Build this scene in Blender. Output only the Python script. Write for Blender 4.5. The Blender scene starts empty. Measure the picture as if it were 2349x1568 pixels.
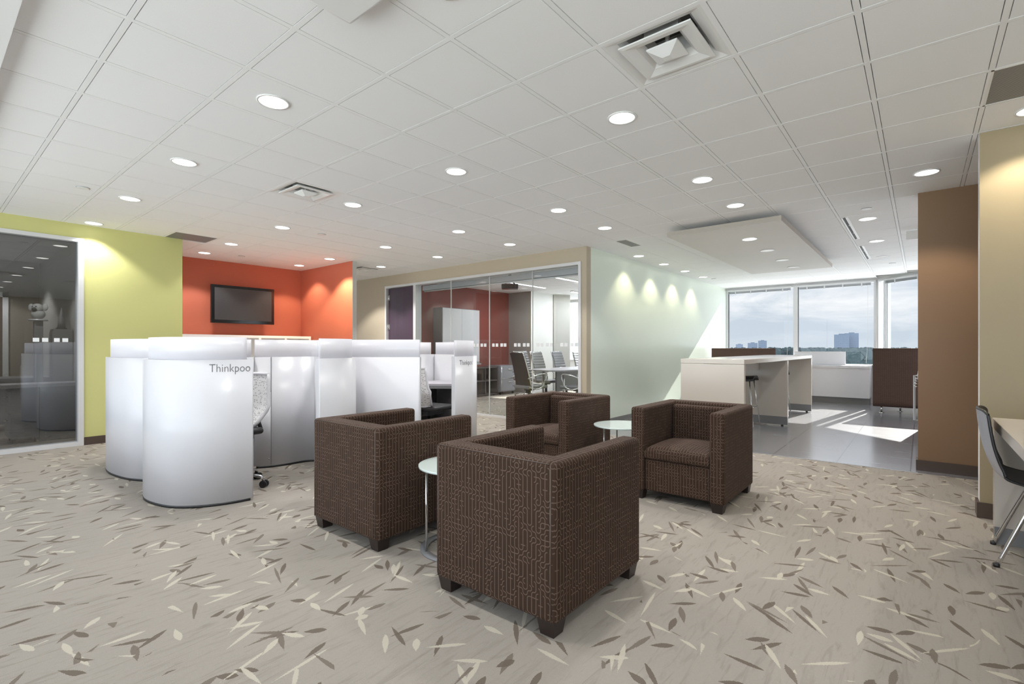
import bpy, bmesh, math, random
from mathutils import Vector, Matrix
random.seed(7)
C = bpy.context.scene.collection
PI = math.pi

# ------------------------------------------------------------------ materials
def new_mat(name):
    m = bpy.data.materials.new(name); m.use_nodes = True
    nt = m.node_tree; b = nt.nodes['Principled BSDF']
    return m, nt, b
def N(nt, t, **kw):
    n = nt.nodes.new(t)
    for k, v in kw.items(): setattr(n, k, v)
    return n
def math_n(nt, op, a, b=None, c=None, clamp=False):
    n = nt.nodes.new('ShaderNodeMath'); n.operation = op; n.use_clamp = clamp
    for i, v in enumerate((a, b, c)):
        if v is None: continue
        if isinstance(v, (int, float)): n.inputs[i].default_value = v
        else: nt.links.new(v, n.inputs[i])
    return n.outputs[0]
def mixc(nt, f, a, b):
    n = nt.nodes.new('ShaderNodeMix'); n.data_type = 'RGBA'
    for s, v in ((0, f), (6, a), (7, b)):
        if isinstance(v, (int, float)): n.inputs[s].default_value = v
        elif isinstance(v, tuple): n.inputs[s].default_value = (*v, 1) if len(v) == 3 else v
        else: nt.links.new(v, n.inputs[s])
    return n.outputs[2]
def simple(name, col, rough=.5, metal=0., spec=.5, coat=0., bump=0., bscale=300., var=0.):
    m, nt, b = new_mat(name)
    b.inputs['Base Color'].default_value = (*col, 1)
    b.inputs['Roughness'].default_value = rough
    b.inputs['Metallic'].default_value = metal
    b.inputs['Specular IOR Level'].default_value = spec
    b.inputs['Coat Weight'].default_value = coat
    tc = N(nt, 'ShaderNodeTexCoord')
    if bump:
        no = N(nt, 'ShaderNodeTexNoise'); no.inputs['Scale'].default_value = bscale
        nt.links.new(tc.outputs['Object'], no.inputs['Vector'])
        bp = N(nt, 'ShaderNodeBump'); bp.inputs['Strength'].default_value = bump; bp.inputs['Distance'].default_value = .002
        nt.links.new(no.outputs['Fac'], bp.inputs['Height']); nt.links.new(bp.outputs[0], b.inputs['Normal'])
    n2 = N(nt, 'ShaderNodeTexNoise'); n2.inputs['Scale'].default_value = 1.7; n2.inputs['Detail'].default_value = 3
    nt.links.new(tc.outputs['Object'], n2.inputs['Vector'])
    v = var if var else .03
    f = math_n(nt, 'MULTIPLY', n2.outputs['Fac'], 1.0)
    c = mixc(nt, f, tuple(x*(1-v) for x in col), tuple(min(1, x*(1+v)) for x in col))
    nt.links.new(c, b.inputs['Base Color'])
    return m
def emis(name, col, s):
    m, nt, b = new_mat(name)
    b.inputs['Base Color'].default_value = (*col, 1)
    b.inputs['Emission Color'].default_value = (*col, 1); b.inputs['Emission Strength'].default_value = s
    return m
def glassmat(name, tint=(1, 1, 1), refl=1.0, rough=0.0, base=.0):
    m = bpy.data.materials.new(name); m.use_nodes = True; nt = m.node_tree; nt.nodes.clear()
    o = N(nt, 'ShaderNodeOutputMaterial'); tr = N(nt, 'ShaderNodeBsdfTransparent'); tr.inputs[0].default_value = (*tint, 1)
    gl = N(nt, 'ShaderNodeBsdfGlossy'); gl.inputs['Roughness'].default_value = rough; gl.inputs['Color'].default_value = (1, 1, 1, 1)
    fr = N(nt, 'ShaderNodeFresnel'); fr.inputs[0].default_value = 1.5
    ge = N(nt, 'ShaderNodeNewGeometry')
    f = math_n(nt, 'MULTIPLY_ADD', fr.outputs[0], refl, base, clamp=True)
    f = math_n(nt, 'MULTIPLY', f, math_n(nt, 'SUBTRACT', 1.0, ge.outputs['Backfacing']))
    mx = N(nt, 'ShaderNodeMixShader'); nt.links.new(f, mx.inputs[0]); nt.links.new(tr.outputs[0], mx.inputs[1]); nt.links.new(gl.outputs[0], mx.inputs[2])
    nt.links.new(mx.outputs[0], o.inputs[0]); return m

def carpet_mat():
    m, nt, b = new_mat('carpet')
    tc = N(nt, 'ShaderNodeTexCoord'); P = tc.outputs['Object']
    base = N(nt, 'ShaderNodeTexNoise'); base.inputs['Scale'].default_value = 90; base.inputs['Detail'].default_value = 5
    nt.links.new(P, base.inputs['Vector'])
    st = N(nt, 'ShaderNodeMapping'); st.inputs['Rotation'].default_value = (0, 0, .5); st.inputs['Scale'].default_value = (3, 22, 1)
    nt.links.new(P, st.inputs['Vector'])
    s2 = N(nt, 'ShaderNodeTexNoise'); s2.inputs['Scale'].default_value = 1.6; s2.inputs['Detail'].default_value = 7; s2.inputs['Distortion'].default_value = .8; s2.inputs['Roughness'].default_value = .65
    nt.links.new(st.outputs[0], s2.inputs['Vector'])
    cr = N(nt, 'ShaderNodeValToRGB'); cr.color_ramp.elements[0].position = .28; cr.color_ramp.elements[1].position = .48
    nt.links.new(s2.outputs['Fac'], cr.inputs[0])
    col = mixc(nt, cr.outputs[0], (.245, .218, .189), (.345, .311, .272))
    col = mixc(nt, math_n(nt, 'MULTIPLY', base.outputs['Fac'], .55), col, (.27, .25, .225))
    # jagged leaf edges
    jn = N(nt, 'ShaderNodeTexNoise'); jn.inputs['Scale'].default_value = 210; nt.links.new(P, jn.inputs['Vector'])
    jag = math_n(nt, 'MULTIPLY_ADD', jn.outputs['Fac'], .011, -.0055)
    # clustering
    cl = N(nt, 'ShaderNodeTexNoise'); cl.inputs['Scale'].default_value = 2.2; cl.inputs['Detail'].default_value = 1; nt.links.new(P, cl.inputs['Vector'])
    def layer(col, seed, cell, dens, L, W, colr, ang0, angspread):
        mp = N(nt, 'ShaderNodeMapping'); mp.inputs['Location'].default_value = (seed*1.37, seed*2.11, 0)
        nt.links.new(P, mp.inputs['Vector'])
        # flatten z
        sx = N(nt, 'ShaderNodeSeparateXYZ'); nt.links.new(mp.outputs[0], sx.inputs[0])
        cx = N(nt, 'ShaderNodeCombineXYZ'); nt.links.new(sx.outputs[0], cx.inputs[0]); nt.links.new(sx.outputs[1], cx.inputs[1])
        vo = N(nt, 'ShaderNodeTexVoronoi'); vo.voronoi_dimensions = '2D'; vo.inputs['Scale'].default_value = 1/cell; vo.inputs['Randomness'].default_value = .5
        nt.links.new(cx.outputs[0], vo.inputs['Vector'])
        d = N(nt, 'ShaderNodeVectorMath', operation='SUBTRACT'); nt.links.new(cx.outputs[0], d.inputs[0]); nt.links.new(vo.outputs['Position'], d.inputs[1])
        sc = N(nt, 'ShaderNodeSeparateColor'); nt.links.new(vo.outputs['Color'], sc.inputs[0])
        ang = math_n(nt, 'MULTIPLY_ADD', math_n(nt, 'SUBTRACT', sc.outputs[0], .5), angspread, ang0)
        vr = N(nt, 'ShaderNodeVectorRotate', rotation_type='Z_AXIS'); nt.links.new(d.outputs[0], vr.inputs['Vector']); nt.links.new(ang, vr.inputs['Angle'])
        s = N(nt, 'ShaderNodeSeparateXYZ'); nt.links.new(vr.outputs[0], s.inputs[0])
        ll = math_n(nt, 'MULTIPLY_ADD', sc.outputs[1], L*.65, L*.45)      # half length
        x = math_n(nt, 'DIVIDE', s.outputs[0], ll)
        x2 = math_n(nt, 'MULTIPLY', x, x)
        prof = math_n(nt, 'SUBTRACT', 1.0, x2)
        prof = math_n(nt, 'MULTIPLY', prof, math_n(nt, 'MAXIMUM', math_n(nt, 'MULTIPLY_ADD', x, .35, 1.0), .2))
        ww = math_n(nt, 'MULTIPLY_ADD', sc.outputs[1], -W*.55, W*1.15)
        lim = math_n(nt, 'ADD', math_n(nt, 'MULTIPLY', prof, ww), jag)
        ins = math_n(nt, 'LESS_THAN', math_n(nt, 'ABSOLUTE', s.outputs[1]), lim)
        dd = math_n(nt, 'MULTIPLY_ADD', math_n(nt, 'SUBTRACT', cl.outputs['Fac'], .5), 2.6, dens+.14)
        on = math_n(nt, 'LESS_THAN', sc.outputs[2], dd)
        f = math_n(nt, 'MULTIPLY', math_n(nt, 'MULTIPLY', ins, on), .92)
        return mixc(nt, f, col, colr)
    D1 = (.135, .108, .085); D2 = (.165, .136, .112); W1 = (.49, .45, .375)
    k = 0
    for (cell, dens, L, W, c, a0, sp) in [(.39, .62, .105, .0130, D1, -.15, 1.6), (.38, .58, .095, .0145, D2, -.9, 2.2), (.41, .62, .115, .0115, W1, -.35, 1.2),
                          (.36, .58, .080, .0165, D1, .5, 2.5), (.39, .60, .090, .0130, W1, -.8, 2.2), (.40, .56, .105, .0115, D2, 0., 3.1), (.36, .56, .068, .0160, W1, .9, 1.6),
                          (.38, .50, .100, .0120, D1, -.5, 1.0), (.40, .55, .105, .0115, W1, .3, 1.4), (.37, .55, .080, .0145, D1, 1.4, 1.5), (.39, .5, .1, .012, D2, -.2, 1.2), (.38, .5, .085, .0135, W1, -1.2, 1.5)]:
        k += 1; col = layer(col, k*3.7, cell, dens, L, W, c, a0, sp)
    nt.links.new(col, b.inputs['Base Color'])
    b.inputs['Roughness'].default_value = .95; b.inputs['Specular IOR Level'].default_value = .15
    bp = N(nt, 'ShaderNodeBump'); bp.inputs['Strength'].default_value = .5; bp.inputs['Distance'].default_value = .004
    fn = N(nt, 'ShaderNodeTexNoise'); fn.inputs['Scale'].default_value = 420; nt.links.new(P, fn.inputs['Vector'])
    nt.links.new(fn.outputs['Fac'], bp.inputs['Height']); nt.links.new(bp.outputs[0], b.inputs['Normal'])
    return m

def fabric_mat(name='patterned_fabric', cell=.0225, base=(.038, .0215, .0135), line=(.135, .090, .069), bright=1.0):
    """brown upholstery with a woven maze of vertical lines, arcs and short cross lines"""
    m, nt, b = new_mat(name)
    uv = N(nt, 'ShaderNodeUVMap'); uv.uv_map = 'UVMap'
    sc = N(nt, 'ShaderNodeVectorMath', operation='SCALE'); sc.inputs['Scale'].default_value = 1/cell
    nt.links.new(uv.outputs[0], sc.inputs[0])
    fr = N(nt, 'ShaderNodeVectorMath', operation='FRACTION'); nt.links.new(sc.outputs[0], fr.inputs[0])
    fl = N(nt, 'ShaderNodeVectorMath', operation='FLOOR'); nt.links.new(sc.outputs[0], fl.inputs[0])
    wn = N(nt, 'ShaderNodeTexWhiteNoise', noise_dimensions='2D'); nt.links.new(fl.outputs[0], wn.inputs['Vector'])
    s = N(nt, 'ShaderNodeSeparateXYZ'); nt.links.new(fr.outputs[0], s.inputs[0])
    r = wn.outputs['Value']; x, y = s.outputs[0], s.outputs[1]
    big = N(nt, 'ShaderNodeVectorMath', operation='SCALE'); big.inputs['Scale'].default_value = .33; nt.links.new(fl.outputs[0], big.inputs[0])
    bn = N(nt, 'ShaderNodeTexNoise', noise_dimensions='2D'); bn.inputs['Scale'].default_value = 1.0; bn.inputs['Detail'].default_value = 0; nt.links.new(big.outputs[0], bn.inputs['Vector'])
    # arcs allowed where the slow noise is high
    thr = math_n(nt, 'MULTIPLY_ADD', bn.outputs['Fac'], 2.2, -.62)
    w = .09
    def near(v, t, ww=w): return math_n(nt, 'LESS_THAN', math_n(nt, 'ABSOLUTE', math_n(nt, 'SUBTRACT', v, t)), ww)
    vert = near(x, .5)
    hor = near(y, .5)
    def dist(cx, cy):
        dx = math_n(nt, 'SUBTRACT', x, cx); dy = math_n(nt, 'SUBTRACT', y, cy)
        return math_n(nt, 'SQRT', math_n(nt, 'ADD', math_n(nt, 'MULTIPLY', dx, dx), math_n(nt, 'MULTIPLY', dy, dy)))
    A = math_n(nt, 'MAXIMUM', near(dist(0, 0), .5), near(dist(1, 1), .5))
    B = math_n(nt, 'MAXIMUM', near(dist(1, 0), .5), near(dist(0, 1), .5))
    sel = math_n(nt, 'LESS_THAN', math_n(nt, 'FRACT', math_n(nt, 'MULTIPLY', r, 7.31)), .5)
    arc = math_n(nt, 'ADD', math_n(nt, 'MULTIPLY', A, sel), math_n(nt, 'MULTIPLY', B, math_n(nt, 'SUBTRACT', 1.0, sel)))
    isarc = math_n(nt, 'LESS_THAN', r, thr)
    ish = math_n(nt, 'GREATER_THAN', r, .86)
    vv = math_n(nt, 'MAXIMUM', vert, math_n(nt, 'MULTIPLY', hor, ish))
    f = math_n(nt, 'ADD', math_n(nt, 'MULTIPLY', arc, isarc), math_n(nt, 'MULTIPLY', vv, math_n(nt, 'SUBTRACT', 1.0, isarc)), clamp=True)
    col = mixc(nt, math_n(nt, 'MULTIPLY', f, .8), tuple(c*bright for c in base), tuple(c*bright for c in line))
    nt.links.new(col, b.inputs['Base Color'])
    b.inputs['Roughness'].default_value = .8; b.inputs['Specular IOR Level'].default_value = .18
    b.inputs['Sheen Weight'].default_value = .04; b.inputs['Sheen Roughness'].default_value = .4; b.inputs['Sheen Tint'].default_value = (.75, .68, .66, 1)
    bp = N(nt, 'ShaderNodeBump'); bp.inputs['Strength'].default_value = .25; bp.inputs['Distance'].default_value = .001; bp.invert = True
    nt.links.new(f, bp.inputs['Height']); nt.links.new(bp.outputs[0], b.inputs['Normal'])
    return m

def tile_floor_mat():
    m, nt, b = new_mat('grey_floor_tile')
    tc = N(nt, 'ShaderNodeTexCoord'); s = N(nt, 'ShaderNodeSeparateXYZ'); nt.links.new(tc.outputs['Object'], s.inputs[0])
    ny = math_n(nt, 'FRACT', math_n(nt, 'DIVIDE', math_n(nt, 'SUBTRACT', s.outputs[1], .07-5.9), .59))
    nx = math_n(nt, 'FRACT', math_n(nt, 'DIVIDE', math_n(nt, 'SUBTRACT', s.outputs[0], 6.02-11.8), 1.18))
    g = math_n(nt, 'MAXIMUM', math_n(nt, 'LESS_THAN', ny, .014), math_n(nt, 'MULTIPLY', math_n(nt, 'LESS_THAN', nx, .004), .6))
    mp = N(nt, 'ShaderNodeMapping'); mp.inputs['Scale'].default_value = (9, .8, 1); nt.links.new(tc.outputs['Object'], mp.inputs[0])
    no = N(nt, 'ShaderNodeTexNoise'); no.inputs['Scale'].default_value = 2.2; no.inputs['Detail'].default_value = 6; nt.links.new(mp.outputs[0], no.inputs['Vector'])
    c = mixc(nt, no.outputs['Fac'], (.20, .20, .22), (.29, .29, .315))
    c = mixc(nt, g, c, (.03, .03, .035))
    nt.links.new(c, b.inputs['Base Color'])
    r = math_n(nt, 'MULTIPLY_ADD', no.outputs['Fac'], .14, .18)
    nt.links.new(r, b.inputs['Roughness']); b.inputs['Specular IOR Level'].default_value = 1.0; b.inputs['Coat Weight'].default_value = 1.0; b.inputs['Coat Roughness'].default_value = .2
    return m

def wood_mat(name, c1, c2, rough=.45, ax=2):
    m, nt, b = new_mat(name)
    tc = N(nt, 'ShaderNodeTexCoord'); mp = N(nt, 'ShaderNodeMapping')
    sc = [14, 14, 14]; sc[ax] = .8; mp.inputs['Scale'].default_value = sc
    nt.links.new(tc.outputs['Object'], mp.inputs[0])
    no = N(nt, 'ShaderNodeTexNoise'); no.inputs['Scale'].default_value = 1.; no.inputs['Detail'].default_value = 4; no.inputs['Distortion'].default_value = .6
    nt.links.new(mp.outputs[0], no.inputs['Vector'])
    nt.links.new(mixc(nt, no.outputs['Fac'], c1, c2), b.inputs['Base Color']); b.inputs['Roughness'].default_value = rough
    return m

def frosted_mat():
    m = bpy.data.materials.new('frosted_acrylic'); m.use_nodes = True; nt = m.node_tree; nt.nodes.clear()
    o = N(nt, 'ShaderNodeOutputMaterial')
    d = N(nt, 'ShaderNodeBsdfDiffuse'); d.inputs[0].default_value = (.86, .86, .90, 1)
    t = N(nt, 'ShaderNodeBsdfTranslucent'); t.inputs[0].default_value = (.97, .97, 1, 1)
    g = N(nt, 'ShaderNodeBsdfGlossy'); g.inputs['Roughness'].default_value = .3
    tr = N(nt, 'ShaderNodeBsdfTransparent')
    m1 = N(nt, 'ShaderNodeMixShader'); m1.inputs[0].default_value = .42; nt.links.new(d.outputs[0], m1.inputs[1]); nt.links.new(t.outputs[0], m1.inputs[2])
    m2 = N(nt, 'ShaderNodeMixShader'); m2.inputs[0].default_value = .06; nt.links.new(m1.outputs[0], m2.inputs[1]); nt.links.new(g.outputs[0], m2.inputs[2])
    m3 = N(nt, 'ShaderNodeMixShader'); m3.inputs[0].default_value = .10; nt.links.new(m2.outputs[0], m3.inputs[1]); nt.links.new(tr.outputs[0], m3.inputs[2])
    nt.links.new(m3.outputs[0], o.inputs[0]); return m

def ceiling_tile_mat():
    m, nt, b = new_mat('ceiling_tile')
    tc = N(nt, 'ShaderNodeTexCoord'); no = N(nt, 'ShaderNodeTexNoise'); no.inputs['Scale'].default_value = 180; no.inputs['Detail'].default_value = 3
    nt.links.new(tc.outputs['Object'], no.inputs['Vector'])
    nt.links.new(mixc(nt, no.outputs['Fac'], (.86, .86, .865), (.92, .92, .92)), b.inputs['Base Color'])
    b.inputs['Roughness'].default_value = .9
    bp = N(nt, 'ShaderNodeBump'); bp.inputs['Strength'].default_value = .25; bp.inputs['Distance'].default_value = .001
    nt.links.new(no.outputs['Fac'], bp.inputs['Height']); nt.links.new(bp.outputs[0], b.inputs['Normal'])
    return m

def ribbed_mat():
    m, nt, b = new_mat('ribbed_grille'); tc = N(nt, 'ShaderNodeTexCoord'); s = N(nt, 'ShaderNodeSeparateXYZ'); nt.links.new(tc.outputs['Object'], s.inputs[0])
    f = math_n(nt, 'LESS_THAN', math_n(nt, 'FRACT', math_n(nt, 'MULTIPLY', s.outputs[0], 70)), .5)
    nt.links.new(mixc(nt, f, (.10, .10, .10), (.30, .30, .30)), b.inputs['Base Color']); b.inputs['Roughness'].default_value = .5
    return m
def mesh_back_mat():
    m, nt, b = new_mat('white_mesh'); tc = N(nt, 'ShaderNodeTexCoord'); mp = N(nt, 'ShaderNodeMapping'); mp.inputs['Scale'].default_value = (45, 45, 60)
    nt.links.new(tc.outputs['Object'], mp.inputs[0])
    vo = N(nt, 'ShaderNodeTexVoronoi'); vo.inputs['Scale'].default_value = 1; nt.links.new(mp.outputs[0], vo.inputs['Vector'])
    f = math_n(nt, 'LESS_THAN', vo.outputs['Distance'], .36)
    nt.links.new(mixc(nt, f, (.78, .78, .78), (.45, .45, .46)), b.inputs['Base Color']); b.inputs['Roughness'].default_value = .5
    return m
def facade_mat():
    m, nt, b = new_mat('white_facade'); tc = N(nt, 'ShaderNodeTexCoord'); s = N(nt, 'ShaderNodeSeparateXYZ'); nt.links.new(tc.outputs['Object'], s.inputs[0])
    fy = math_n(nt, 'FRACT', math_n(nt, 'MULTIPLY', s.outputs[1], .45)); fz = math_n(nt, 'FRACT', math_n(nt, 'MULTIPLY', s.outputs[2], .33))
    w = math_n(nt, 'MULTIPLY', math_n(nt, 'GREATER_THAN', fy, .4), math_n(nt, 'GREATER_THAN', fz, .35))
    nt.links.new(mixc(nt, w, (.8, .8, .8), (.5, .53, .56)), b.inputs['Base Color'])
    return m
def tower_mat():
    m, nt, b = new_mat('tower'); tc = N(nt, 'ShaderNodeTexCoord'); s = N(nt, 'ShaderNodeSeparateXYZ'); nt.links.new(tc.outputs['Object'], s.inputs[0])
    fy = math_n(nt, 'FRACT', math_n(nt, 'MULTIPLY', s.outputs[1], .4)); fz = math_n(nt, 'FRACT', math_n(nt, 'MULTIPLY', s.outputs[2], .33))
    w = math_n(nt, 'MULTIPLY', math_n(nt, 'GREATER_THAN', fy, .5), math_n(nt, 'GREATER_THAN', fz, .5))
    nt.links.new(mixc(nt, w, (.115, .145, .195), (.095, .12, .165)), b.inputs['Base Color']); b.inputs['Roughness'].default_value = .9
    return m

M = {}
M['carpet'] = carpet_mat(); M['fabric'] = fabric_mat(); M['tile'] = tile_floor_mat()
M['fabric2'] = fabric_mat('booth_fabric', .03, (.088, .054, .045), (.125, .082, .070))
M['ceil'] = ceiling_tile_mat()
M['bar'] = simple('ceiling_bar', (.88, .88, .88), .55)
M['dark_gap'] = simple('ceiling_reveal', (.55, .55, .55), .9)
M['green'] = simple('green_paint', (.55, .54, .225), .45, spec=.3, bump=.1)
M['mint'] = simple('pale_green_paint', (.755, .825, .735), .28, spec=.5, bump=.06)
M['red'] = simple('red_paint', (.54, .15, .09), .5, spec=.3, bump=.1)
M['redconf'] = simple('burgundy_paint', (.24, .062, .05), .5, spec=.3)
M['beige'] = simple('beige_paint', (.47, .405, .305), .5, spec=.3, bump=.1)
M['cream'] = simple('cream_paint', (.72, .66, .54), .5, spec=.3)
M['brown'] = simple('brown_paint', (.25, .152, .084), .45, spec=.35, bump=.1)
M['tan'] = simple('tan_paint', (.345, .28, .175), .45, spec=.3, bump=.1)
M['grey_wall'] = simple('grey_paint', (.50, .49, .46), .6)
M['taupe_wall'] = simple('taupe_paint', (.30, .28, .255), .6)
M['white'] = simple('white_paint', (.82, .82, .82), .5)
M['base'] = simple('dark_brown_baseboard', (.075, .05, .038), .4)
M['alu'] = simple('brushed_aluminium', (.66, .66, .67), .4, metal=.25)
M['alud'] = simple('grey_aluminium', (.42, .43, .45), .4, metal=.4)
M['chrome'] = simple('chrome', (.75, .75, .76), .12, metal=1.0)
M['gloss'] = simple('gloss_white_laminate', (.64, .64, .67), .27, spec=.35, coat=.0)
M['frost'] = frosted_mat()
M['black'] = simple('black_plastic', (.015, .015, .017), .4)
M['blackwood'] = simple('black_wood', (.022, .014, .012), .35)
M['screen'] = simple('tv_screen', (.055, .055, .058), .35)
M['tvbezel'] = simple('tv_bezel', (.006, .006, .007), .12)
M['tablewhite'] = simple('white_table_laminate', (.56, .51, .45), .2, spec=.5)
M['plinth'] = simple('grey_plinth', (.20, .20, .205), .4)
M['glasstop'] = simple('frosted_glass_top', (.60, .68, .65), .08, spec=.7)
M['winglass'] = glassmat('window_glass', (.985, .99, .99), .35)
M['glass'] = glassmat('clear_glass', (.96, .975, .975), 1.3, base=.01)
M['darkglass'] = glassmat('tinted_glass', (.60, .61, .62), 2.2, base=.05)
M['etch'] = simple('white_film', (.80, .81, .82), .6)
M['darkleather'] = simple('brown_leather', (.014, .008, .010), .5)
M['blackleather'] = simple('black_ribbed_leather', (.20, .20, .215), .22, spec=.8)
M['desk_grey'] = simple('grey_laminate', (.20, .20, .22), .35)
M['desk_top'] = simple('lilac_grey_laminate', (.42, .40, .43), .35)
M['meshback'] = mesh_back_mat()
M['purple'] = wood_mat('dark_purple_wood', (.040, .022, .040), (.065, .038, .062))
M['wood'] = wood_mat('grey_wood_panel', (.20, .17, .14), (.34, .30, .25))
M['darkwood'] = wood_mat('dark_wood_door', (.07, .04, .035), (.12, .07, .06))
M['darkcase'] = simple('dark_laminate', (.07, .06, .06), .4)
M['steel'] = simple('drawer_steel', (.30, .31, .35), .4, metal=.2)
M['lens'] = emis('lamp_lens', (1, .985, .95), 3.0)
M['lens_off'] = simple('lamp_lens_unlit', (.86, .86, .84), .3)
M['strip'] = emis('linear_lens', (.97, .98, 1), 3.0)
M['ribbed'] = ribbed_mat()
M['slot'] = simple('slot_black', (.03, .03, .035), .6)
M['ventdark'] = simple('duct_grey', (.17, .175, .175), .6)
M['ventwhite'] = simple('vent_white', (.80, .80, .79), .35)
M['cloud'] = simple('panel_paint', (.72, .70, .67), .6)
M['cloudedge'] = simple('panel_edge_taupe', (.42, .38, .33), .6)
M['shell'] = simple('chair_shell_grey', (.36, .37, .42), .3, metal=.15)
M['letter'] = simple('grey_lettering', (.12, .12, .12), .5)
M['hill'] = simple('distant_trees', (.045, .062, .066), 1.0, spec=0., var=.4)
M['ground'] = simple('distant_ground', (.62, .64, .66), 1.0, var=.3)
M['tower'] = tower_mat(); M['facade'] = facade_mat()
M['plush'] = simple('grey_plush', (.42, .42, .41), .9)
M['kitchen'] = simple('brown_cabinet', (.16, .09, .05), .35)

# ------------------------------------------------------------------ geometry helpers
class MB:
    def __init__(s): s.bm = bmesh.new()
    def box(s, x0, x1, y0, y1, z0, z1, bev=0, seg=2, mi=0):
        r = bmesh.ops.create_cube(s.bm, size=1)
        vs = r['verts']
        for v in vs: v.co = Vector((x0+(v.co.x+.5)*(x1-x0), y0+(v.co.y+.5)*(y1-y0), z0+(v.co.z+.5)*(z1-z0)))
        fs = set(f for v in vs for f in v.link_faces)
        for f in fs: f.material_index = mi
        if bev:
            es = list({e for v in vs for e in v.link_edges})
            b = bmesh.ops.bevel(s.bm, geom=es, offset=bev, segments=seg, profile=.5, affect='EDGES')
            for f in b['faces']: f.material_index = mi; f.smooth = True
        return s
    def prism(s, poly, z0, z1, mi=0, smooth=False):
        lo = [s.bm.verts.new((x, y, z0)) for x, y in poly]; hi = [s.bm.verts.new((x, y, z1)) for x, y in poly]
        n = len(poly); fs = [s.bm.faces.new(lo[::-1]), s.bm.faces.new(hi)]
        for i in range(n):
            f = s.bm.faces.new((lo[i], lo[(i+1) % n], hi[(i+1) % n], hi[i])); f.smooth = smooth; fs.append(f)
        for f in fs: f.material_index = mi
        return s
    def frustum(s, cx, cy, z0, w0, d0, z1, w1, d1, cx1=None, cy1=None, mi=0):
        cx1 = cx if cx1 is None else cx1; cy1 = cy if cy1 is None else cy1
        lo = [s.bm.verts.new((cx+i*w0/2, cy+j*d0/2, z0)) for i, j in ((-1, -1), (1, -1), (1, 1), (-1, 1))]
        hi = [s.bm.verts.new((cx1+i*w1/2, cy1+j*d1/2, z1)) for i, j in ((-1, -1), (1, -1), (1, 1), (-1, 1))]
        fs = [s.bm.faces.new(lo[::-1]), s.bm.faces.new(hi)]+[s.bm.faces.new((lo[i], lo[(i+1) % 4], hi[(i+1) % 4], hi[i])) for i in range(4)]
        for f in fs: f.material_index = mi
        return s
    def cyl(s, x, y, z0, z1, r, r2=None, seg=24, mi=0):
        r2 = r if r2 is None else r2
        lo = [s.bm.verts.new((x+r*math.cos(2*PI*i/seg), y+r*math.sin(2*PI*i/seg), z0)) for i in range(seg)]
        hi = [s.bm.verts.new((x+r2*math.cos(2*PI*i/seg), y+r2*math.sin(2*PI*i/seg), z1)) for i in range(seg)]
        s.bm.faces.new(lo[::-1]).material_index = mi; s.bm.faces.new(hi).material_index = mi
        for i in range(seg):
            f = s.bm.faces.new((lo[i], lo[(i+1) % seg], hi[(i+1) % seg], hi[i])); f.smooth = True; f.material_index = mi
        return s
    def ring(s, x, y, z0, z1, r0, r1, seg=40, mi=0):
        L = []
        for r, z in ((r0, z0), (r1, z0), (r1, z1), (r0, z1)):
            L.append([s.bm.verts.new((x+r*math.cos(2*PI*i/seg), y+r*math.sin(2*PI*i/seg), z)) for i in range(seg)])
        for k in range(4):
            a, b = L[k], L[(k+1) % 4]
            for i in range(seg):
                f = s.bm.faces.new((a[i], a[(i+1) % seg], b[(i+1) % seg], b[i])); f.smooth = True; f.material_index = mi
        return s
    def tube(s, pts, r, seg=10, mi=0, closed=False):
        pts = [Vector(p) for p in pts]; rings = []
        n = len(pts)
        for i, p in enumerate(pts):
            if closed: t = pts[(i+1) % n]-pts[i-1]
            else: t = pts[min(i+1, n-1)]-pts[max(i-1, 0)]
            t.normalize()
            up = Vector((0, 0, 1)) if abs(t.z) < .9 else Vector((1, 0, 0))
            a = t.cross(up).normalized(); b = t.cross(a).normalized()
            rings.append([s.bm.verts.new(p+r*(math.cos(2*PI*k/seg)*a+math.sin(2*PI*k/seg)*b)) for k in range(seg)])
        m = n if closed else n-1
        for i in range(m):
            A, B = rings[i], rings[(i+1) % n]
            for k in range(seg):
                f = s.bm.faces.new((A[k], A[(k+1) % seg], B[(k+1) % seg], B[k])); f.smooth = True; f.material_index = mi
        if not closed:
            s.bm.faces.new(rings[0][::-1]).material_index = mi; s.bm.faces.new(rings[-1]).material_index = mi
        return s
    def wall(s, pts, th, z0, z1, side=1, mi=0):
        """vertical sheet of thickness th along a plan polyline, grown to one side"""
        n = len(pts); off = []
        for i, p in enumerate(pts):
            a = pts[max(i-1, 0)]; b = pts[min(i+1, n-1)]
            dx, dy = b[0]-a[0], b[1]-a[1]; l = math.hypot(dx, dy)
            off.append((p[0]-side*dy/l*th, p[1]+side*dx/l*th))
        L = []
        for P in (pts, off):
            for z in (z0, z1): L.append([s.bm.verts.new((x, y, z)) for x, y in P])
        a0, a1, b0, b1 = L
        def q(*v):
            f = s.bm.faces.new(v); f.material_index = mi; return f
        for i in range(n-1):
            q(a0[i], a0[i+1], a1[i+1], a1[i]).smooth = True
            q(b0[i+1], b0[i], b1[i], b1[i+1]).smooth = True
            q(a1[i], a1[i+1], b1[i+1], b1[i]); q(a0[i+1], a0[i], b0[i], b0[i+1])
        q(a0[0], a1[0], b1[0], b0[0]); q(a1[-1], a0[-1], b0[-1], b1[-1])
        return s
    def profile(s, prof, y0, y1, mi=0, smooth=False):
        """closed x-z outline extruded along y"""
        a = [s.bm.verts.new((x, y0, z)) for x, z in prof]; b = [s.bm.verts.new((x, y1, z)) for x, z in prof]
        n = len(prof); fs = [s.bm.faces.new(a), s.bm.faces.new(b[::-1])]
        for f in fs: f.material_index = mi
        for i in range(n):
            f = s.bm.faces.new((a[(i+1) % n], a[i], b[i], b[(i+1) % n])); f.smooth = smooth; f.material_index = mi
        return s
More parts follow.
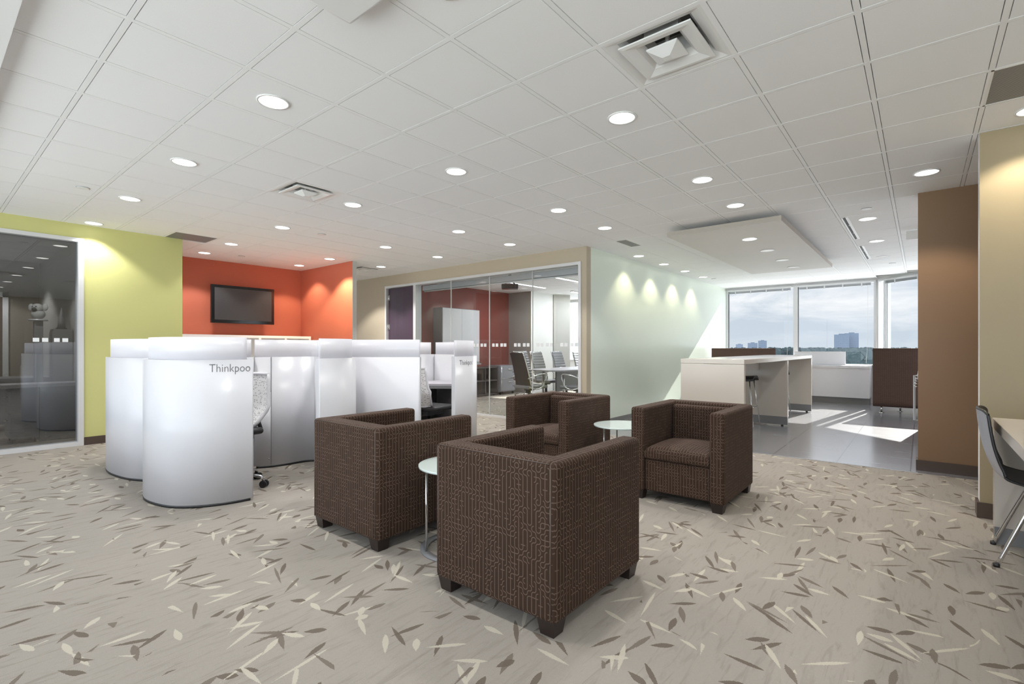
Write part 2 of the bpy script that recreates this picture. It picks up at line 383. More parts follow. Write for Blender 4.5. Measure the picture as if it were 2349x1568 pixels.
    def grid(s, fn, nu, nv, mi=0):
        vs = [[s.bm.verts.new(fn(i/(nu-1), j/(nv-1))) for j in range(nv)] for i in range(nu)]
        for i in range(nu-1):
            for j in range(nv-1):
                f = s.bm.faces.new((vs[i][j], vs[i+1][j], vs[i+1][j+1], vs[i][j+1])); f.smooth = True; f.material_index = mi
        return s
    def sphere(s, c, r, sx=1, sy=1, sz=1, seg=16, mi=0):
        rr = bmesh.ops.create_uvsphere(s.bm, u_segments=seg, v_segments=seg//2+2, radius=r)
        for v in rr['verts']:
            v.co = Vector((c[0]+v.co.x*sx, c[1]+v.co.y*sy, c[2]+v.co.z*sz))
            for f in v.link_faces: f.smooth = True; f.material_index = mi
        return s
    def build(s, name, mats, parent=None, off=None, uv=False, shift=None):
        bmesh.ops.recalc_face_normals(s.bm, faces=s.bm.faces)
        if off is not None: bmesh.ops.translate(s.bm, verts=s.bm.verts, vec=-Vector(off))
        if uv:
            l = s.bm.loops.layers.uv.new('UVMap')
            for f in s.bm.faces:
                n = f.normal; ax = max(range(3), key=lambda k: abs(n[k]))
                for lp in f.loops:
                    c = lp.vert.co
                    lp[l].uv = (c.y, c.z) if ax == 0 else ((c.x, c.z) if ax == 1 else (c.y, c.x))
        me = bpy.data.meshes.new(name); s.bm.to_mesh(me); s.bm.free()
        if not isinstance(mats, (list, tuple)): mats = [mats]
        for m in mats: me.materials.append(m)
        o = bpy.data.objects.new(name, me); C.objects.link(o)
        if parent is not None: o.parent = parent
        return o

def tag(o, label, cat, group=None):
    o['label'] = label; o['category'] = cat
    if group: o['group'] = group
    return o
def thing(name, label, cat, loc=(0, 0, 0), rz=0, group=None):
    o = bpy.data.objects.new(name, None); C.objects.link(o); o.empty_display_size = .1
    o.location = loc; o.rotation_euler = (0, 0, rz)
    return tag(o, label, cat, group)
def struct(mb, name, mats, parent=None):
    o = mb.build(name, mats, parent)
    if parent is None: o['kind'] = 'structure'
    return o
def kids(o): return [c for c in bpy.data.objects if c.parent is o]
def dup(o, loc=None, rz=None, label=None, parent=None, group=None):
    c = o.copy(); C.objects.link(c)
    if parent is not None: c.parent = parent
    if loc is not None: c.location = loc
    if rz is not None: c.rotation_euler = (0, 0, rz)
    if label: c['label'] = label
    if group: c['group'] = group
    for k in kids(o): dup(k, parent=c)
    return c
def smooth_path(P, n=10):
    out = []
    Q = [P[0]]+list(P)+[P[-1]]
    for i in range(1, len(Q)-2):
        p0, p1, p2, p3 = Q[i-1], Q[i], Q[i+1], Q[i+2]
        for k in range(n):
            t = k/n
            out.append(tuple(.5*((2*p1[d])+(-p0[d]+p2[d])*t+(2*p0[d]-5*p1[d]+4*p2[d]-p3[d])*t*t+(-p0[d]+3*p1[d]-3*p2[d]+p3[d])*t**3) for d in range(len(p1))))
    out.append(tuple(P[-1])); return out
def arclen(P):
    s = [0]
    for a, b in zip(P, P[1:]): s.append(s[-1]+math.hypot(b[0]-a[0], b[1]-a[1]))
    return s
def along(P, S, s):
    s = max(0, min(S[-1], s))
    for i in range(len(P)-1):
        if S[i+1] >= s:
            t = (s-S[i])/max(1e-9, S[i+1]-S[i]); a, b = P[i], P[i+1]
            l = math.hypot(b[0]-a[0], b[1]-a[1])
            return (a[0]+(b[0]-a[0])*t, a[1]+(b[1]-a[1])*t), ((b[0]-a[0])/l, (b[1]-a[1])/l)
def subpath(P, s0, s1, n=40):
    S = arclen(P); return [along(P, S, s0+(s1-s0)*k/n)[0] for k in range(n+1)]

H = 2.65; T = .508; A0 = 1.647; B0 = 1.739

# ------------------------------------------------------------------ SETTING: floors
mb = MB(); mb.prism([(-2.3, -4.5), (6.0, -4.5), (6.0, 3.75), (13.0, 3.75), (13.0, 12.3), (-2.3, 12.3)], -.12, 0)
struct(mb, 'floor', M['carpet'])
SL = Vector((-.63, -.77)); SL.normalize()
def slant(t): return (13+SL.x*t, .72+SL.y*t)
mb = MB(); mb.prism([(6.0, -4.5), (slant(6.78)[0], -4.5), (13.0, .72), (13.0, 3.75), (6.0, 3.75)], -.12, .001)
struct(mb, 'floor', M['tile'])
mb = MB(); mb.box(5.985, 6.005, .02, 3.74, 0, .004); struct(mb, 'trim_1', M['alud'])

# ceiling: tegular tiles over a grid
def inside(a, b):
    # keep inside the slanted facade
    t = (a-13)*SL.y-(b-.72)*SL.x
    return not (b < .72 and t < 0 and (a-13) > SL.x/SL.y*(b-.72)) and a < 13
skip = {(1, -2), (1, 5), (7, 12), (4, -5), (1, 11)}
mb = MB()
for i in range(-3, 23):
    for j in range(-13, 21):
        if (i, j) in skip: continue
        a, b = A0+i*T, B0+j*T
        if b < -4.45 or b+T > 12.35: continue
        if not inside(a+T+.02, b): 
            if not inside(a+.1, b+T*.5): continue
        a0 = max(a+.016, .305); a1 = min(a+T-.016, 12.97)
        if b < .72: a1 = min(a1, 13+SL.x/SL.y*(b-.72)-.05)
        if a1-a0 < .03: continue
        mb.box(a0, a1, b+.016, b+T-.016, 2.650, 2.664, mi=0)
# grid bars
roof = [(-2.3, -4.6), (slant(6.9)[0], -4.6), (13.1, .72), (13.1, 12.4), (-2.3, 12.4)]
mb.prism(roof, 2.90, 3.0, mi=2)
for i in range(-3, 24):
    a = A0+i*T
    if a < .3 or a > 13: continue
    b0 = -4.5
    if a > 8.7: b0 = .72+(a-13)*SL.y/SL.x
    if b0 > .72: b0 = .72
    mb.box(a-.0125, a+.0125, b0, 12.3, 2.6490, 2.664, mi=1)
for j in range(-13, 22):
    b = B0+j*T
    if b < -4.5 or b > 12.3: continue
    a1 = 13.0 if b > .72 else 13+(b-.72)*SL.x/SL.y
    mb.box(.3, a1, b-.0125, b+.0125, 2.6492, 2.664, mi=1)
struct(mb, 'ceiling', [M['ceil'], M['bar'], M['white']])
mb = MB(); mb.box(-2.2, .297, -4.5, 7.78, 2.60, 2.90); struct(mb, 'ceiling', M['white'])

# walls ------------------------------------------------------------
mb = MB()
mb.box(1.335, 2.37, 7.78, 7.90, 0, 2.90); mb.box(-2.2, 1.335, 7.78, 7.90, 2.482, 2.90)
struct(mb, 'wall_left', M['green'])
mb = MB(); mb.box(2.30, 2.37, 7.90, 9.2, 0, 2.9); struct(mb, 'wall_return', M['grey_wall'])
mb = MB(); mb.box(2.30, 4.87, 9.2, 9.32, 0, 2.9); struct(mb, 'wall_back', M['red'])
mb = MB(); mb.box(4.79, 4.87, 7.455, 9.2, 0, 2.9)
o = struct(mb, 'wall_back', [M['red'], M['grey_wall']])
for f in o.data.polygons:
    if f.normal.y < -.5 or f.normal.x > .5: f.material_index = 1
# beige wall with glazed opening : a=6.26
mb = MB()
mb.box(6.26, 6.38, 8.547, 12.3, 0, 2.9); mb.box(6.26, 6.38, 3.75, 8.547, 2.44, 2.9); mb.box(6.26, 6.38, 3.75, 3.838, 0, 2.44)
o = struct(mb, 'wall_center', [M['beige'], M['grey_wall']])
# pale green wall b=3.75
mb = MB(); mb.box(6.262, 13.0, 3.752, 3.87, 0, 2.9); struct(mb, 'wall_accent', M['mint'])
# corridor end
mb = MB(); mb.box(4.87, 6.26, 12.2, 12.3, 0, 2.9); struct(mb, 'wall_corridor', M['cream'])
# brown wall and tan wall on the right
mb = MB(); mb.box(6.14, 6.30, -4.5, .02, 0, 2.9); struct(mb, 'wall_right', M['brown'])
mb = MB(); mb.box(4.70, 4.82, -4.5, -.315, 0, 2.9)
o = struct(mb, 'wall_right', [M['tan'], M['white']])
for f in o.data.polygons:
    if f.normal.y > .5: f.material_index = 1
mb = MB(); mb.box(4.7, 9.0, -4.62, -4.5, 0, 2.9); mb.box(-2.3, 4.7, -4.62, -4.5, 0, 2.9); struct(mb, 'wall_side', M['cream'])
# unseen wall behind the camera, its glazing added to brighten the room
mb = MB(); mb.box(-2.32, -2.2, -4.62, 12.3, 0, .12); mb.box(-2.32, -2.2, -4.62, 12.3, 2.57, 2.9); mb.box(-2.32, -2.2, 7.6, 12.3, 0.12, 2.57)
struct(mb, 'wall_behind', M['white'])
k = 1
for b in [-4.5, -2.5, -.5, 1.5, 3.5, 5.5]:
    mb = MB(); mb.box(-2.3, -2.2, b-.03, b+.03, .12, 2.57); mb.box(-2.3, -2.2, b+.03, b+1.97, .12, .16)
    w = struct(mb, 'window_%d' % k, M['alu']); k += 1
    g = MB(); g.box(-2.26, -2.25, b+.03, b+1.97, .16, 2.57); g.build('pane', M['winglass'], w)

# main facade a=13 --------------------------------------------------
mb = MB(); mb.box(13.0, 13.12, .60, 12.3, 0, .80); mb.box(13.0, 13.12, .60, 12.3, 2.60, 2.9); struct(mb, 'wall_window', M['white'])
def sbox(mb, t0, t1, d0, d1, z0, z1, mi=0):
    n = Vector((-SL.y, SL.x))   # outward-ish
    if n.x < 0: n = -n
    p = [(13+SL.x*t+n.x*d, .72+SL.y*t+n.y*d) for t, d in ((t0, d0), (t1, d0), (t1, d1), (t0, d1))]
    mb.prism(p, z0, z1, mi)
mb = MB(); sbox(mb, .02, 6.85, 0, .12, 0, .80); sbox(mb, .02, 6.85, 0, .12, 2.60, 2.9); struct(mb, 'wall_window', M['white'])
def facade_window(idx, b0, b1, left=.045, right=.045):
    mb = MB(); mb.box(12.97, 13.09, b0, b0+right, .82, 2.57, mi=0); mb.box(12.97, 13.09, b1-left, b1, .82, 2.57, mi=0)
    mb.box(12.97, 13.09, b0, b1, 2.57, 2.60); mb.box(12.95, 13.09, b0, b1, .79, .82)
    mb.box(13.0, 13.05, b1-left-.012, b1-left, .82, 2.57, mi=1)
    w = struct(mb, 'window_%d' % idx, [M['alu'], M['black']])
    g = MB(); g.box(13.02, 13.03, b0+right, b1-left, .82, 2.57); g.build('pane', M['winglass'], w)
    return w
facade_window(k, 2.225, 3.75); k += 1
facade_window(k, .72, 2.225); k += 1
for b in (3.87, 5.6, 7.3, 9.0): facade_window(k, b, b+1.7); k += 1
for t in (.02, 2.2, 4.4):
    mb = MB(); sbox(mb, t, t+.05, -.03, .09, .82, 2.57); sbox(mb, t, t+2.2, -.03, .09, 2.57, 2.6); sbox(mb, t, t+2.2, -.05, .09, .79, .82)
    sbox(mb, t+.16, t+.19, -.02, .06, .82, 2.57); sbox(mb, t+.225, t+.25, -.02, .06, .82, 2.57, 1)
    w = struct(mb, 'window_%d' % k, [M['alu'], M['alud']]); k += 1
    g = MB(); sbox(g, t+.05, t+2.2, .02, .03, .82, 2.57); g.build('pane', M['winglass'], w)
mb = MB(); mb.cyl(12.99, .70, .8, 2.6, .05, seg=4); struct(mb, 'trim_2', M['alu'])

# blinds drawn up
def blind(x0, y0, x1, y1, label):
    t = thing('window_blind', label, 'window blind', (x0, y0, 2.47), 0, 'raised blinds along the windows')
    dx, dy = x1-x0, y1-y0; l = math.hypot(dx, dy); ux, uy = dx/l, dy/l; nx, ny = uy, -ux
    if nx > 0: nx, ny = -nx, -ny
    def q(mb, s0, s1, d0, d1, z0, z1): mb.prism([(ux*s+nx*d, uy*s+ny*d) for s, d in ((s0, d0), (s1, d0), (s1, d1), (s0, d1))], z0-2.47, z1-2.47)
    m = MB(); q(m, 0, l, .04, .08, 2.555, 2.59); m.build('headrail', M['alu'], t)
    m = MB()
    for i in range(8): q(m, .01, l-.01, .038, .082, 2.497+.007*i, 2.500+.007*i)
    m.build('slat_stack', M['alud'], t)
    for i in range(4):
        s = l*(i+.5)/4; m = MB(); q(m, s-.012, s+.012, .083, .086, 2.48, 2.57); m.build('bracket', M['alu'], t)
    m = MB(); s = .06
    m.tube([(ux*s+nx*.09, uy*s+ny*.09, .09), (ux*s+nx*.092, uy*s+ny*.092, -.6), (ux*(s+.01)+nx*.095, uy*(s+.01)+ny*.095, -1.3), (ux*(s+.03)+nx*.1, uy*(s+.03)+ny*.1, -1.62)], .0022, 6)
    m.build('cord', M['alu'], t)
blind(12.97, 2.30, 12.97, 3.68, 'raised grey slatted blind at the head of the left window beside the green wall')
blind(12.97, .80, 12.97, 2.15, 'raised grey slatted blind at the head of the middle window')
x0, y0 = slant(.25); x1, y1 = slant(2.1); blind(x0, y0, x1, y1, 'raised grey slatted blind at the head of the angled right window')

# baseboards
def bboard(name, b):
    mb = MB(); mb.box(*b)
    return struct(mb, name, M['base'])
bboard('baseboard_left', (1.336, 2.37, 7.766, 7.78, 0, .095))
bboard('baseboard_right', (6.125, 6.14, -4.4, .035, 0, .10)); bboard('baseboard_right', (6.14, 6.3, .02, .035, 0, .10))
bboard('baseboard_right', (4.685, 4.70, -4.4, -.30, 0, .105)); bboard('baseboard_right', (4.70, 4.835, -.315, -.30, 0, .105))
mb = MB(); mb.box(6.262, 13.0, 3.74, 3.752, 0, .07); struct(mb, 'baseboard_accent', M['plinth'])
mb = MB(); mb.box(2.37, 4.79, 9.186, 9.2, 0, .1); struct(mb, 'baseboard_back', M['base'])
mb = MB(); mb.box(6.248, 6.26, 8.55, 12.2, 0, .1); struct(mb, 'baseboard_center', M['base'])

# ------------------------------------------------------------------ glazed partition to meeting room
def squares(mb, fixed, ranges, z0=1.192, z1=1.247, axis='a', d=.004):
    for r0, r1 in ranges:
        if axis == 'a': mb.box(fixed-d, fixed, r0, r1, z0, z1)
        else: mb.box(r0, r1, fixed-d, fixed, z0, z1)
mb = MB()
mb.box(6.245, 6.39, 8.50, 8.547, 0, 2.44); mb.box(6.245, 6.39, 7.565, 7.64, 0, 2.395)   # door frame and post
mb.box(6.245, 6.39, 3.838, 3.885, 0, 2.44); mb.box(6.245, 6.39, 3.885, 8.50, 2.395, 2.44); mb.box(6.27, 6.36, 3.885, 7.565, 0, .03)
wf = struct(mb, 'window_%d' % k, M['alu']); k += 1
joints = [7.565, 6.643, 5.697, 4.774, 3.885]
for i in range(4):
    g = MB(); g.box(6.31, 6.322, joints[i+1]+.003, joints[i]-.003, .03, 2.395); g.build('glass_pane', M['glass'], wf)
g = MB()
for b in joints[1:4]: g.box(6.307, 6.325, b-.005, b+.005, .03, 2.395)
g.build('glass_joint', M['alu'], wf)
g = MB(); sq = []
for c in (6.395, 6.32, 6.225, 6.14, 6.05, 5.97, 5.87, 5.79, 5.60, 5.52, 5.415, 5.34, 5.12, 5.042, 4.935, 4.857, 4.66, 4.585, 4.48, 4.405, 4.21, 4.137, 4.03, 3.955): sq.append((c-.028, c+.028))
squares(g, 6.308, sq); g.build('film_squares', M['etch'], wf)
g = MB(); g.box(6.40, 6.48, 3.9, 7.55, 2.29, 2.39, .01); 
t = thing('roller_blind', 'grey roller blind cassette across the top of the meeting room glass', 'roller blind', (6.46, 5.7, 2.31))
g.build('cassette', M['alud'], t, off=(6.46, 5.7, 2.31))
g = MB(); g.tube([(6.44, 3.92, 2.278), (6.44, 7.53, 2.278)], .012); g.build('bottom_bar', M['alu'], t, off=(6.46, 5.7, 2.31))
# door
mb = MB(); mb.box(6.30, 6.345, 7.65, 8.49, .01, 2.385); d = struct(mb, 'door_1', M['purple'])
for z in (.35, 1.55, 2.15):
    mb = MB(); mb.cyl(6.292, 8.492, z, z+.11, .012, seg=10); mb.box(6.296, 6.300, 8.45, 8.49, z, z+.11); mb.build('hinge', M['chrome'], d)
mb = MB(); mb.tube([(6.30, 7.72, 1.02), (6.25, 7.72, 1.02), (6.25, 7.84, 1.02)], .01); mb.build('door_handle', M['chrome'], d)

# meeting room shell
mb = MB(); mb.box(6.38, 10.3, 8.6, 8.72, 0, 2.9); struct(mb, 'wall_meeting', M['redconf'])
mb = MB(); mb.prism([(10.3, 7.84), (11.3, 7.84), (11.3, 8.72), (10.3, 8.72)], 0, 2.9)
o = struct(mb, 'wall_meeting', [M['taupe_wall'], M['white']])
for f in o.data.polygons:
    if f.normal.y < -.5: f.material_index = 1
mb = MB(); mb.prism([(11.31, 7.82), (11.75, 7.57), (12.0, 7.95), (11.6, 8.3)], 0, 2.9); struct(mb, 'wall_meeting', M['grey_wall'])
mb = MB(); mb.box(11.3, 13.0, 10.6, 10.7, 0, 2.9); struct(mb, 'wall_meeting', M['grey_wall'])
for n, (a0, a1, b) in enumerate([(8.52, 9.8, 7.03), (8.48, 9.8, 5.8), (10.86, 12.1, 6.95)]):
    t = thing('linear_light', ['linear white ceiling light in the meeting room beside the projector', 'nearest linear white ceiling light in the meeting room', 'farthest linear white ceiling light in the meeting room by the grey column'][n], 'ceiling light', (a0, b, 2.62), 0, 'linear lights over the meeting table')
    m = MB(); m.box(0, a1-a0, -.045, .045, .0, .03); m.build('housing', M['ventwhite'], t)
    m = MB(); m.box(.01, a1-a0-.01, -.035, .035, -.004, .0); m.build('lens', M['strip'], t)
    al = bpy.data.lights.new('linear_lamp', 'AREA'); al.shape = 'RECTANGLE'; al.size = a1-a0; al.size_y = .06; al.energy = 16; al.color = (.95, .97, 1)
    ao = bpy.data.objects.new('linear_lamp', al); C.objects.link(ao); ao.location = ((a0+a1)/2, b, 2.61)
# projector
t = thing('projector', 'dark grey projector hanging from the meeting room ceiling', 'projector', (7.31, 6.07, 2.30), yaw0 := -.88)
m = MB(); m.box(-.16, .16, -.12, .12, 0, .085, .012); m.build('body', M['tvbezel'], t)
m = MB(); m.tube([(0, 0, .13), (0, 0, .345)], .03, 12); m.cyl(0, 0, .335, .35, .06); m.cyl(0, 0, .125, .16, .07, seg=8); m.build('ceiling_mount', M['black'], t)
m = MB(); m.tube([(.10, -.12, .045), (.10, -.15, .045)], .03, 16); m.build('lens', M['black'], t)
for i, j in ((-.1, -.08), (.1, -.08), (-.1, .08), (.1, .08)):
    m = MB(); m.tube([(i, j, .085), (i*.5, j*.5, .135)], .007, 6); m.build('bracket_arm', M['black'], t)
# whiteboard cabinet
t = thing('whiteboard_cabinet', 'white board cabinet with dark sides on the red meeting room wall', 'whiteboard', (8.23, 8.44, .83))
m = MB(); m.box(-.61, .61, -.12, .16, 0, 1.26); m.build('case', M['desk_grey'], t)
m = MB(); m.box(-.60, -.003, -.142, -.12, .01, 1.25); m.build('door', M['gloss'], t)
m = MB(); m.box(.003, .60, -.142, -.12, .01, 1.25); m.build('door', M['gloss'], t)
m = MB(); m.box(.25, .60, -.20, -.142, -.06, -.03); m.box(.25, .60, -.145, .02, -.06, .0); m.build('marker_tray', M['alud'], t)
# storage in meeting room
t = thing('bookcase', 'low dark open bookcase under the red wall in the meeting room', 'bookcase', (8.9, 8.36, 0))
m = MB(); m.box(-.46, .46, -.2, .2, .02, .05); m.box(-.46, .46, -.2, .2, .68, .71); m.box(-.46, .46, -.2, .2, .36, .385)
for x in (-.46, -.01, .435): m.box(x, x+.025, -.2, .2, .02, .71)
m.box(-.46, .46, .18, .2, .02, .71); m.build('case', M['darkcase'], t)
for x in (-.4, .35):
    for y in (-.15, .15): m = MB(); m.cyl(x, y, 0, .02, .02); m.build('foot', M['black'], t)
t = thing('drawer_cabinet', 'grey two-drawer filing cabinet on casters behind the dark meeting chair', 'cabinet', (9.68, 8.33, 0))
m = MB(); m.box(-.30, .30, -.22, .22, .07, .73); m.build('body', M['steel'], t)
for z in (.09, .41):
    m = MB(); m.box(-.285, .285, -.24, -.22, z, z+.30); dd = m.build('drawer', M['steel'], t)
    m = MB(); m.box(-.02, .13, -.262, -.24, z+.21, z+.235, .004); m.build('handle', M['chrome'], dd)
m = MB()
for x in (-.26, .26):
    m.tube([(x, -.235, .07), (x, -.235, .73)], .012)
m.tube([(-.29, -.24, .40), (.29, -.24, .40)], .006); m.build('chrome_edge', M['chrome'], t)
for x in (-.25, .25):
    for y in (-.18, .18):
        m = MB(); m.tube([(x-.012, y, .03), (x+.012, y, .03)], .03, 14); m.box(x-.01, x+.01, y-.01, y+.01, .04, .07); m.build('caster', M['black'], t)
# conference table
t = thing('conference_table', 'long grey meeting table with chrome legs behind the glass partition', 'table', (9.6, 5.75, 0))
m = MB(); m.prism([(-1.6, -.45), (1.9, -.45), (1.9, .45), (-1.6, .45), (-1.8, .25), (-1.8, -.25)], .715, .74); m.build('tabletop', M['desk_top'], t)
m = MB(); m.box(-1.2, 1.5, -.02, .02, .28, .70); m.build('modesty_panel', M['desk_grey'], t)
for x in (-1.3, .1, 1.5):
    m = MB(); m.tube([(x, -.25, .01), (x, -.25, .715)], .025); m.tube([(x, .25, .01), (x, .25, .715)], .025); m.box(x-.03, x+.03, -.4, .4, 0, .03); m.build('leg', M['chrome'], t)

# executive chair (faces +x)
def exec_chair(name, label, back, loc, rz, group=None):
    t = thing(name, label, 'office chair', loc, rz, group)
    def backf(u, v):
        z = .42+v*.66; x = -.16-.03*math.sin(v*PI)-.20*v*v*.9; y = (u-.5)*(.46-.06*v)
        x += .03*(2*u-1)**2
        return x, y, z
    m = MB(); nu, nv = 9, 60
    def front(u, v):
        x, y, z = backf(u, v); return (x+.028+.012*abs(math.sin(v*PI*11)), y, z)
    def rear(u, v):
        x, y, z = backf(u, v); return (x-.005, y, z)
    m.grid(front, nu, nv, 0); m.build('backrest', back[0], t)
    m = MB(); m.grid(rear, nu, 12, 0)
    m.build('back_shell', back[1], t)
    m = MB()
    for u in (0, 1): m.tube([tuple(a+b for a, b in zip(backf(u, k/10), (.01, 0, 0))) for k in range(11)], .014, 8)
    m.tube([tuple(a+b for a, b in zip(backf(k/6, 1), (.01, 0, 0))) for k in range(7)], .014, 8)
    m.build('back_frame', M['chrome'], t)
    m = MB(); m.box(-.20, .28, -.235, .235, .40, .465, .025, 3); m.build('seat', M['blackleather'], t)
    for s in (-1, 1):
        m = MB(); m.tube(smooth_path([(-.20, s*.25, .44), (-.02, s*.27, .40), (.13, s*.27, .46), (.20, s*.27, .66), (.02, s*.27, .665), (-.22, s*.255, .60)], 5), .012, 8)
        m.build('armrest', M['chrome'], t)
    m = MB(); m.tube([(0, 0, .10), (0, 0, .40)], .028, 12); m.cyl(0, 0, .36, .40, .1); m.build('gas_lift', M['black'], t)
    for q in range(5):
        an = q*2*PI/5+.3; m = MB(); m.tube([(0, 0, .12), (.27*math.cos(an), .27*math.sin(an), .075)], .018, 8); l = m.build('base_leg', M['chrome'], t)
        m = MB(); cx, cy = .275*math.cos(an), .275*math.sin(an); m.tube([(cx-.02*math.sin(an), cy+.02*math.cos(an), .028), (cx+.02*math.sin(an), cy-.02*math.cos(an), .028)], .028, 12); m.box(cx-.01, cx+.01, cy-.01, cy+.01, .04, .08); m.build('caster', M['black'], l)
    return t
exec_chair('meeting_chair', 'tall dark brown backed meeting chair at the near end of the table', (M['blackleather'], M['darkleather']), (7.56, 5.80, 0), -.25, 'meeting chairs')
rb = exec_chair('meeting_chair', 'ribbed meeting chair behind the table, nearest to the dark brown chair', (M['blackleather'], M['blackleather']), (9.10, 6.50, 0), -PI/2, 'meeting chairs')
dup(rb, (9.93, 6.50, 0), -PI/2, 'ribbed meeting chair behind the table, middle of the row before the grey column')
dup(rb, (10.85, 6.50, 0), -PI/2, 'ribbed meeting chair behind the table, half cut off by the partition frame')
dup(rb, (8.02, 4.98, 0), PI/2, 'meeting chair on the near side of the table, only its chrome arm showing')
dup(rb, (9.28, 7.18, 0), -PI/2-.3, 'meeting chair top showing just above the dark brown chair back')

# ------------------------------------------------------------------ left office behind tinted glass
mb = MB(); mb.box(1.283, 1.335, 7.765, 7.915, 0, 2.482); mb.box(-2.2, 1.283, 7.765, 7.915, 2.437, 2.482); mb.box(-2.2, 1.283, 7.765, 7.915, 0, .048)
for a in (-2.19, -.95): mb.box(a, a+.05, 7.77, 7.91, .048, 2.437)
wf = struct(mb, 'window_%d' % k, M['alu']); k += 1
for a0, a1 in ((-2.15, -.95), (-.9, 1.283)):
    g = MB(); g.box(a0, a1, 7.84, 7.852, .048, 2.437); g.build('glass_pane', M['darkglass'], wf)
g = MB(); squares(g, 7.838, [(.898, .952), (.976, 1.028), (1.078, 1.128), (1.151, 1.203)], 1.240, 1.285, 'b'); g.build('film_squares', M['etch'], wf)
mb = MB(); mb.box(-2.2, 1.52, 12.0, 12.1, 0, 2.9); struct(mb, 'wall_office', M['wood'])
mb = MB(); mb.box(1.46, 1.54, 7.9, 12.0, 0, 2.9); struct(mb, 'wall_office', M['grey_wall'])
mb = MB(); mb.box(.15, 1.0, 11.96, 11.995, 0, 2.03); d = struct(mb, 'door_2', M['darkwood'])
mb = MB(); mb.box(1.0, 1.07, 11.94, 12.0, 0, 2.11); mb.box(.08, 1.07, 11.94, 12.0, 2.03, 2.11); mb.box(.08, .15, 11.94, 12.0, 0, 2.11); mb.build('door_frame', M['white'], d)
mb = MB(); mb.tube([(.22, 11.96, 1.0), (.22, 11.90, 1.0), (.34, 11.90, 1.0)], .01); mb.build('door_handle', M['chrome'], d)
t = thing('office_credenza', 'grey credenza along the inside of the tinted office glass', 'cabinet', (1.10, 8.72, 0))
m = MB(); m.box(-.40, .34, -.22, .24, .68, .72); m.build('worktop', M['desk_top'], t)
m = MB(); m.box(-.06, .34, -.20, .22, 0.0, .68); m.build('body', M['desk_grey'], t)
t = thing('drawer_pedestal', 'grey drawer pedestal with silver handles behind the tinted glass', 'cabinet', (.88, 8.70, 0), .0)
m = MB(); m.box(-.10, .15, -.20, .22, .06, .675); m.build('body', M['desk_grey'], t)
for z in (.08, .37):
    m = MB(); m.box(-.115, -.10, -.19, .21, z, z+.27); dd = m.build('drawer', M['steel'], t)
    m = MB(); m.tube([(-.115, -.07, z+.2), (-.14, -.07, z+.2), (-.14, .07, z+.2), (-.115, .07, z+.2)], .008); m.build('handle', M['chrome'], dd)
for x in (-.07, .12):
    for y in (-.16, .18):
        m = MB(); m.tube([(x-.012, y, .028), (x+.012, y, .028)], .028, 12); m.box(x-.008, x+.008, y-.008, y+.008, .04, .06); m.build('caster', M['black'], t)
t = thing('office_desk', 'dark grey desk farther inside the dim glazed office', 'desk', (.50, 10.3, 0))
m = MB(); m.box(-.9, .88, -.4, .4, .70, .74); m.build('desktop', M['desk_grey'], t)
m = MB(); m.box(.0, .86, -.38, -.35, .1, .70); m.build('modesty_panel', M['desk_grey'], t)
for x in (-.85, .82):
    m = MB(); m.box(x, x+.04, -.38, .38, 0, .70); m.build('leg', M['alu'], t)
# tall dark stand with grey plush animal
t = thing('display_stand', 'tall narrow dark stand in the glazed office, carrying a grey toy', 'stand', (1.12, 9.30, 0))
m = MB(); m.box(-.045, .045, -.05, .05, .02, 1.54, .008); m.build('column', M['plinth'], t)
m = MB(); m.cyl(0, 0, 0, .03, .10); m.build('base', M['black'], t)
m = MB(); m.cyl(0, 0, 1.54, 1.56, .10); m.build('shelf', M['alu'], t)
t = thing('plush_toy', 'round grey plush animal with big ears sitting on the tall dark stand', 'toy', (1.12, 9.30, 1.56), -.75)
m = MB(); m.sphere((0, 0, .07), .075, 1, 1, .95); m.sphere((0, -.01, .15), .065); m.build('body', M['plush'], t)
for s in (-1, 1):
    m = MB(); m.sphere((s*.085, 0, .165), .042, .9, .35, 1.15); m.build('ear', M['plush'], t)
m = MB(); m.sphere((0, -.065, .13), .03); m.sphere((-.022, -.068, .17), .009); m.sphere((.022, -.068, .17), .009); m.build('face', M['black'], t)
t = thing('reflection_box', 'dark box shaped as a reflection, against the grey side wall of the glazed office', 'cabinet', (1.35, 9.25, 0))  # solid box modelled in place of a dark reflection on the tinted glass
m = MB(); m.box(-.10, .10, -.13, .13, .0, 1.43); m.build('body', M['plinth'], t)
m = MB(); m.box(-.11, -.10, -.12, .12, .05, 1.40); m.build('door', M['desk_grey'], t)
t = thing('reflection_spire', 'thin dark spire shaped as a reflection, on the dark box in the glazed office', 'ornament', (1.35, 9.25, 1.43))  # spire added for the pointed top of that dark reflection
m = MB(); m.cyl(0, 0, 0, .30, .05, .004, 8); m.build('spire', M['plinth'], t)
m = MB(); m.cyl(0, 0, 0, .02, .06); m.build('base', M['black'], t)

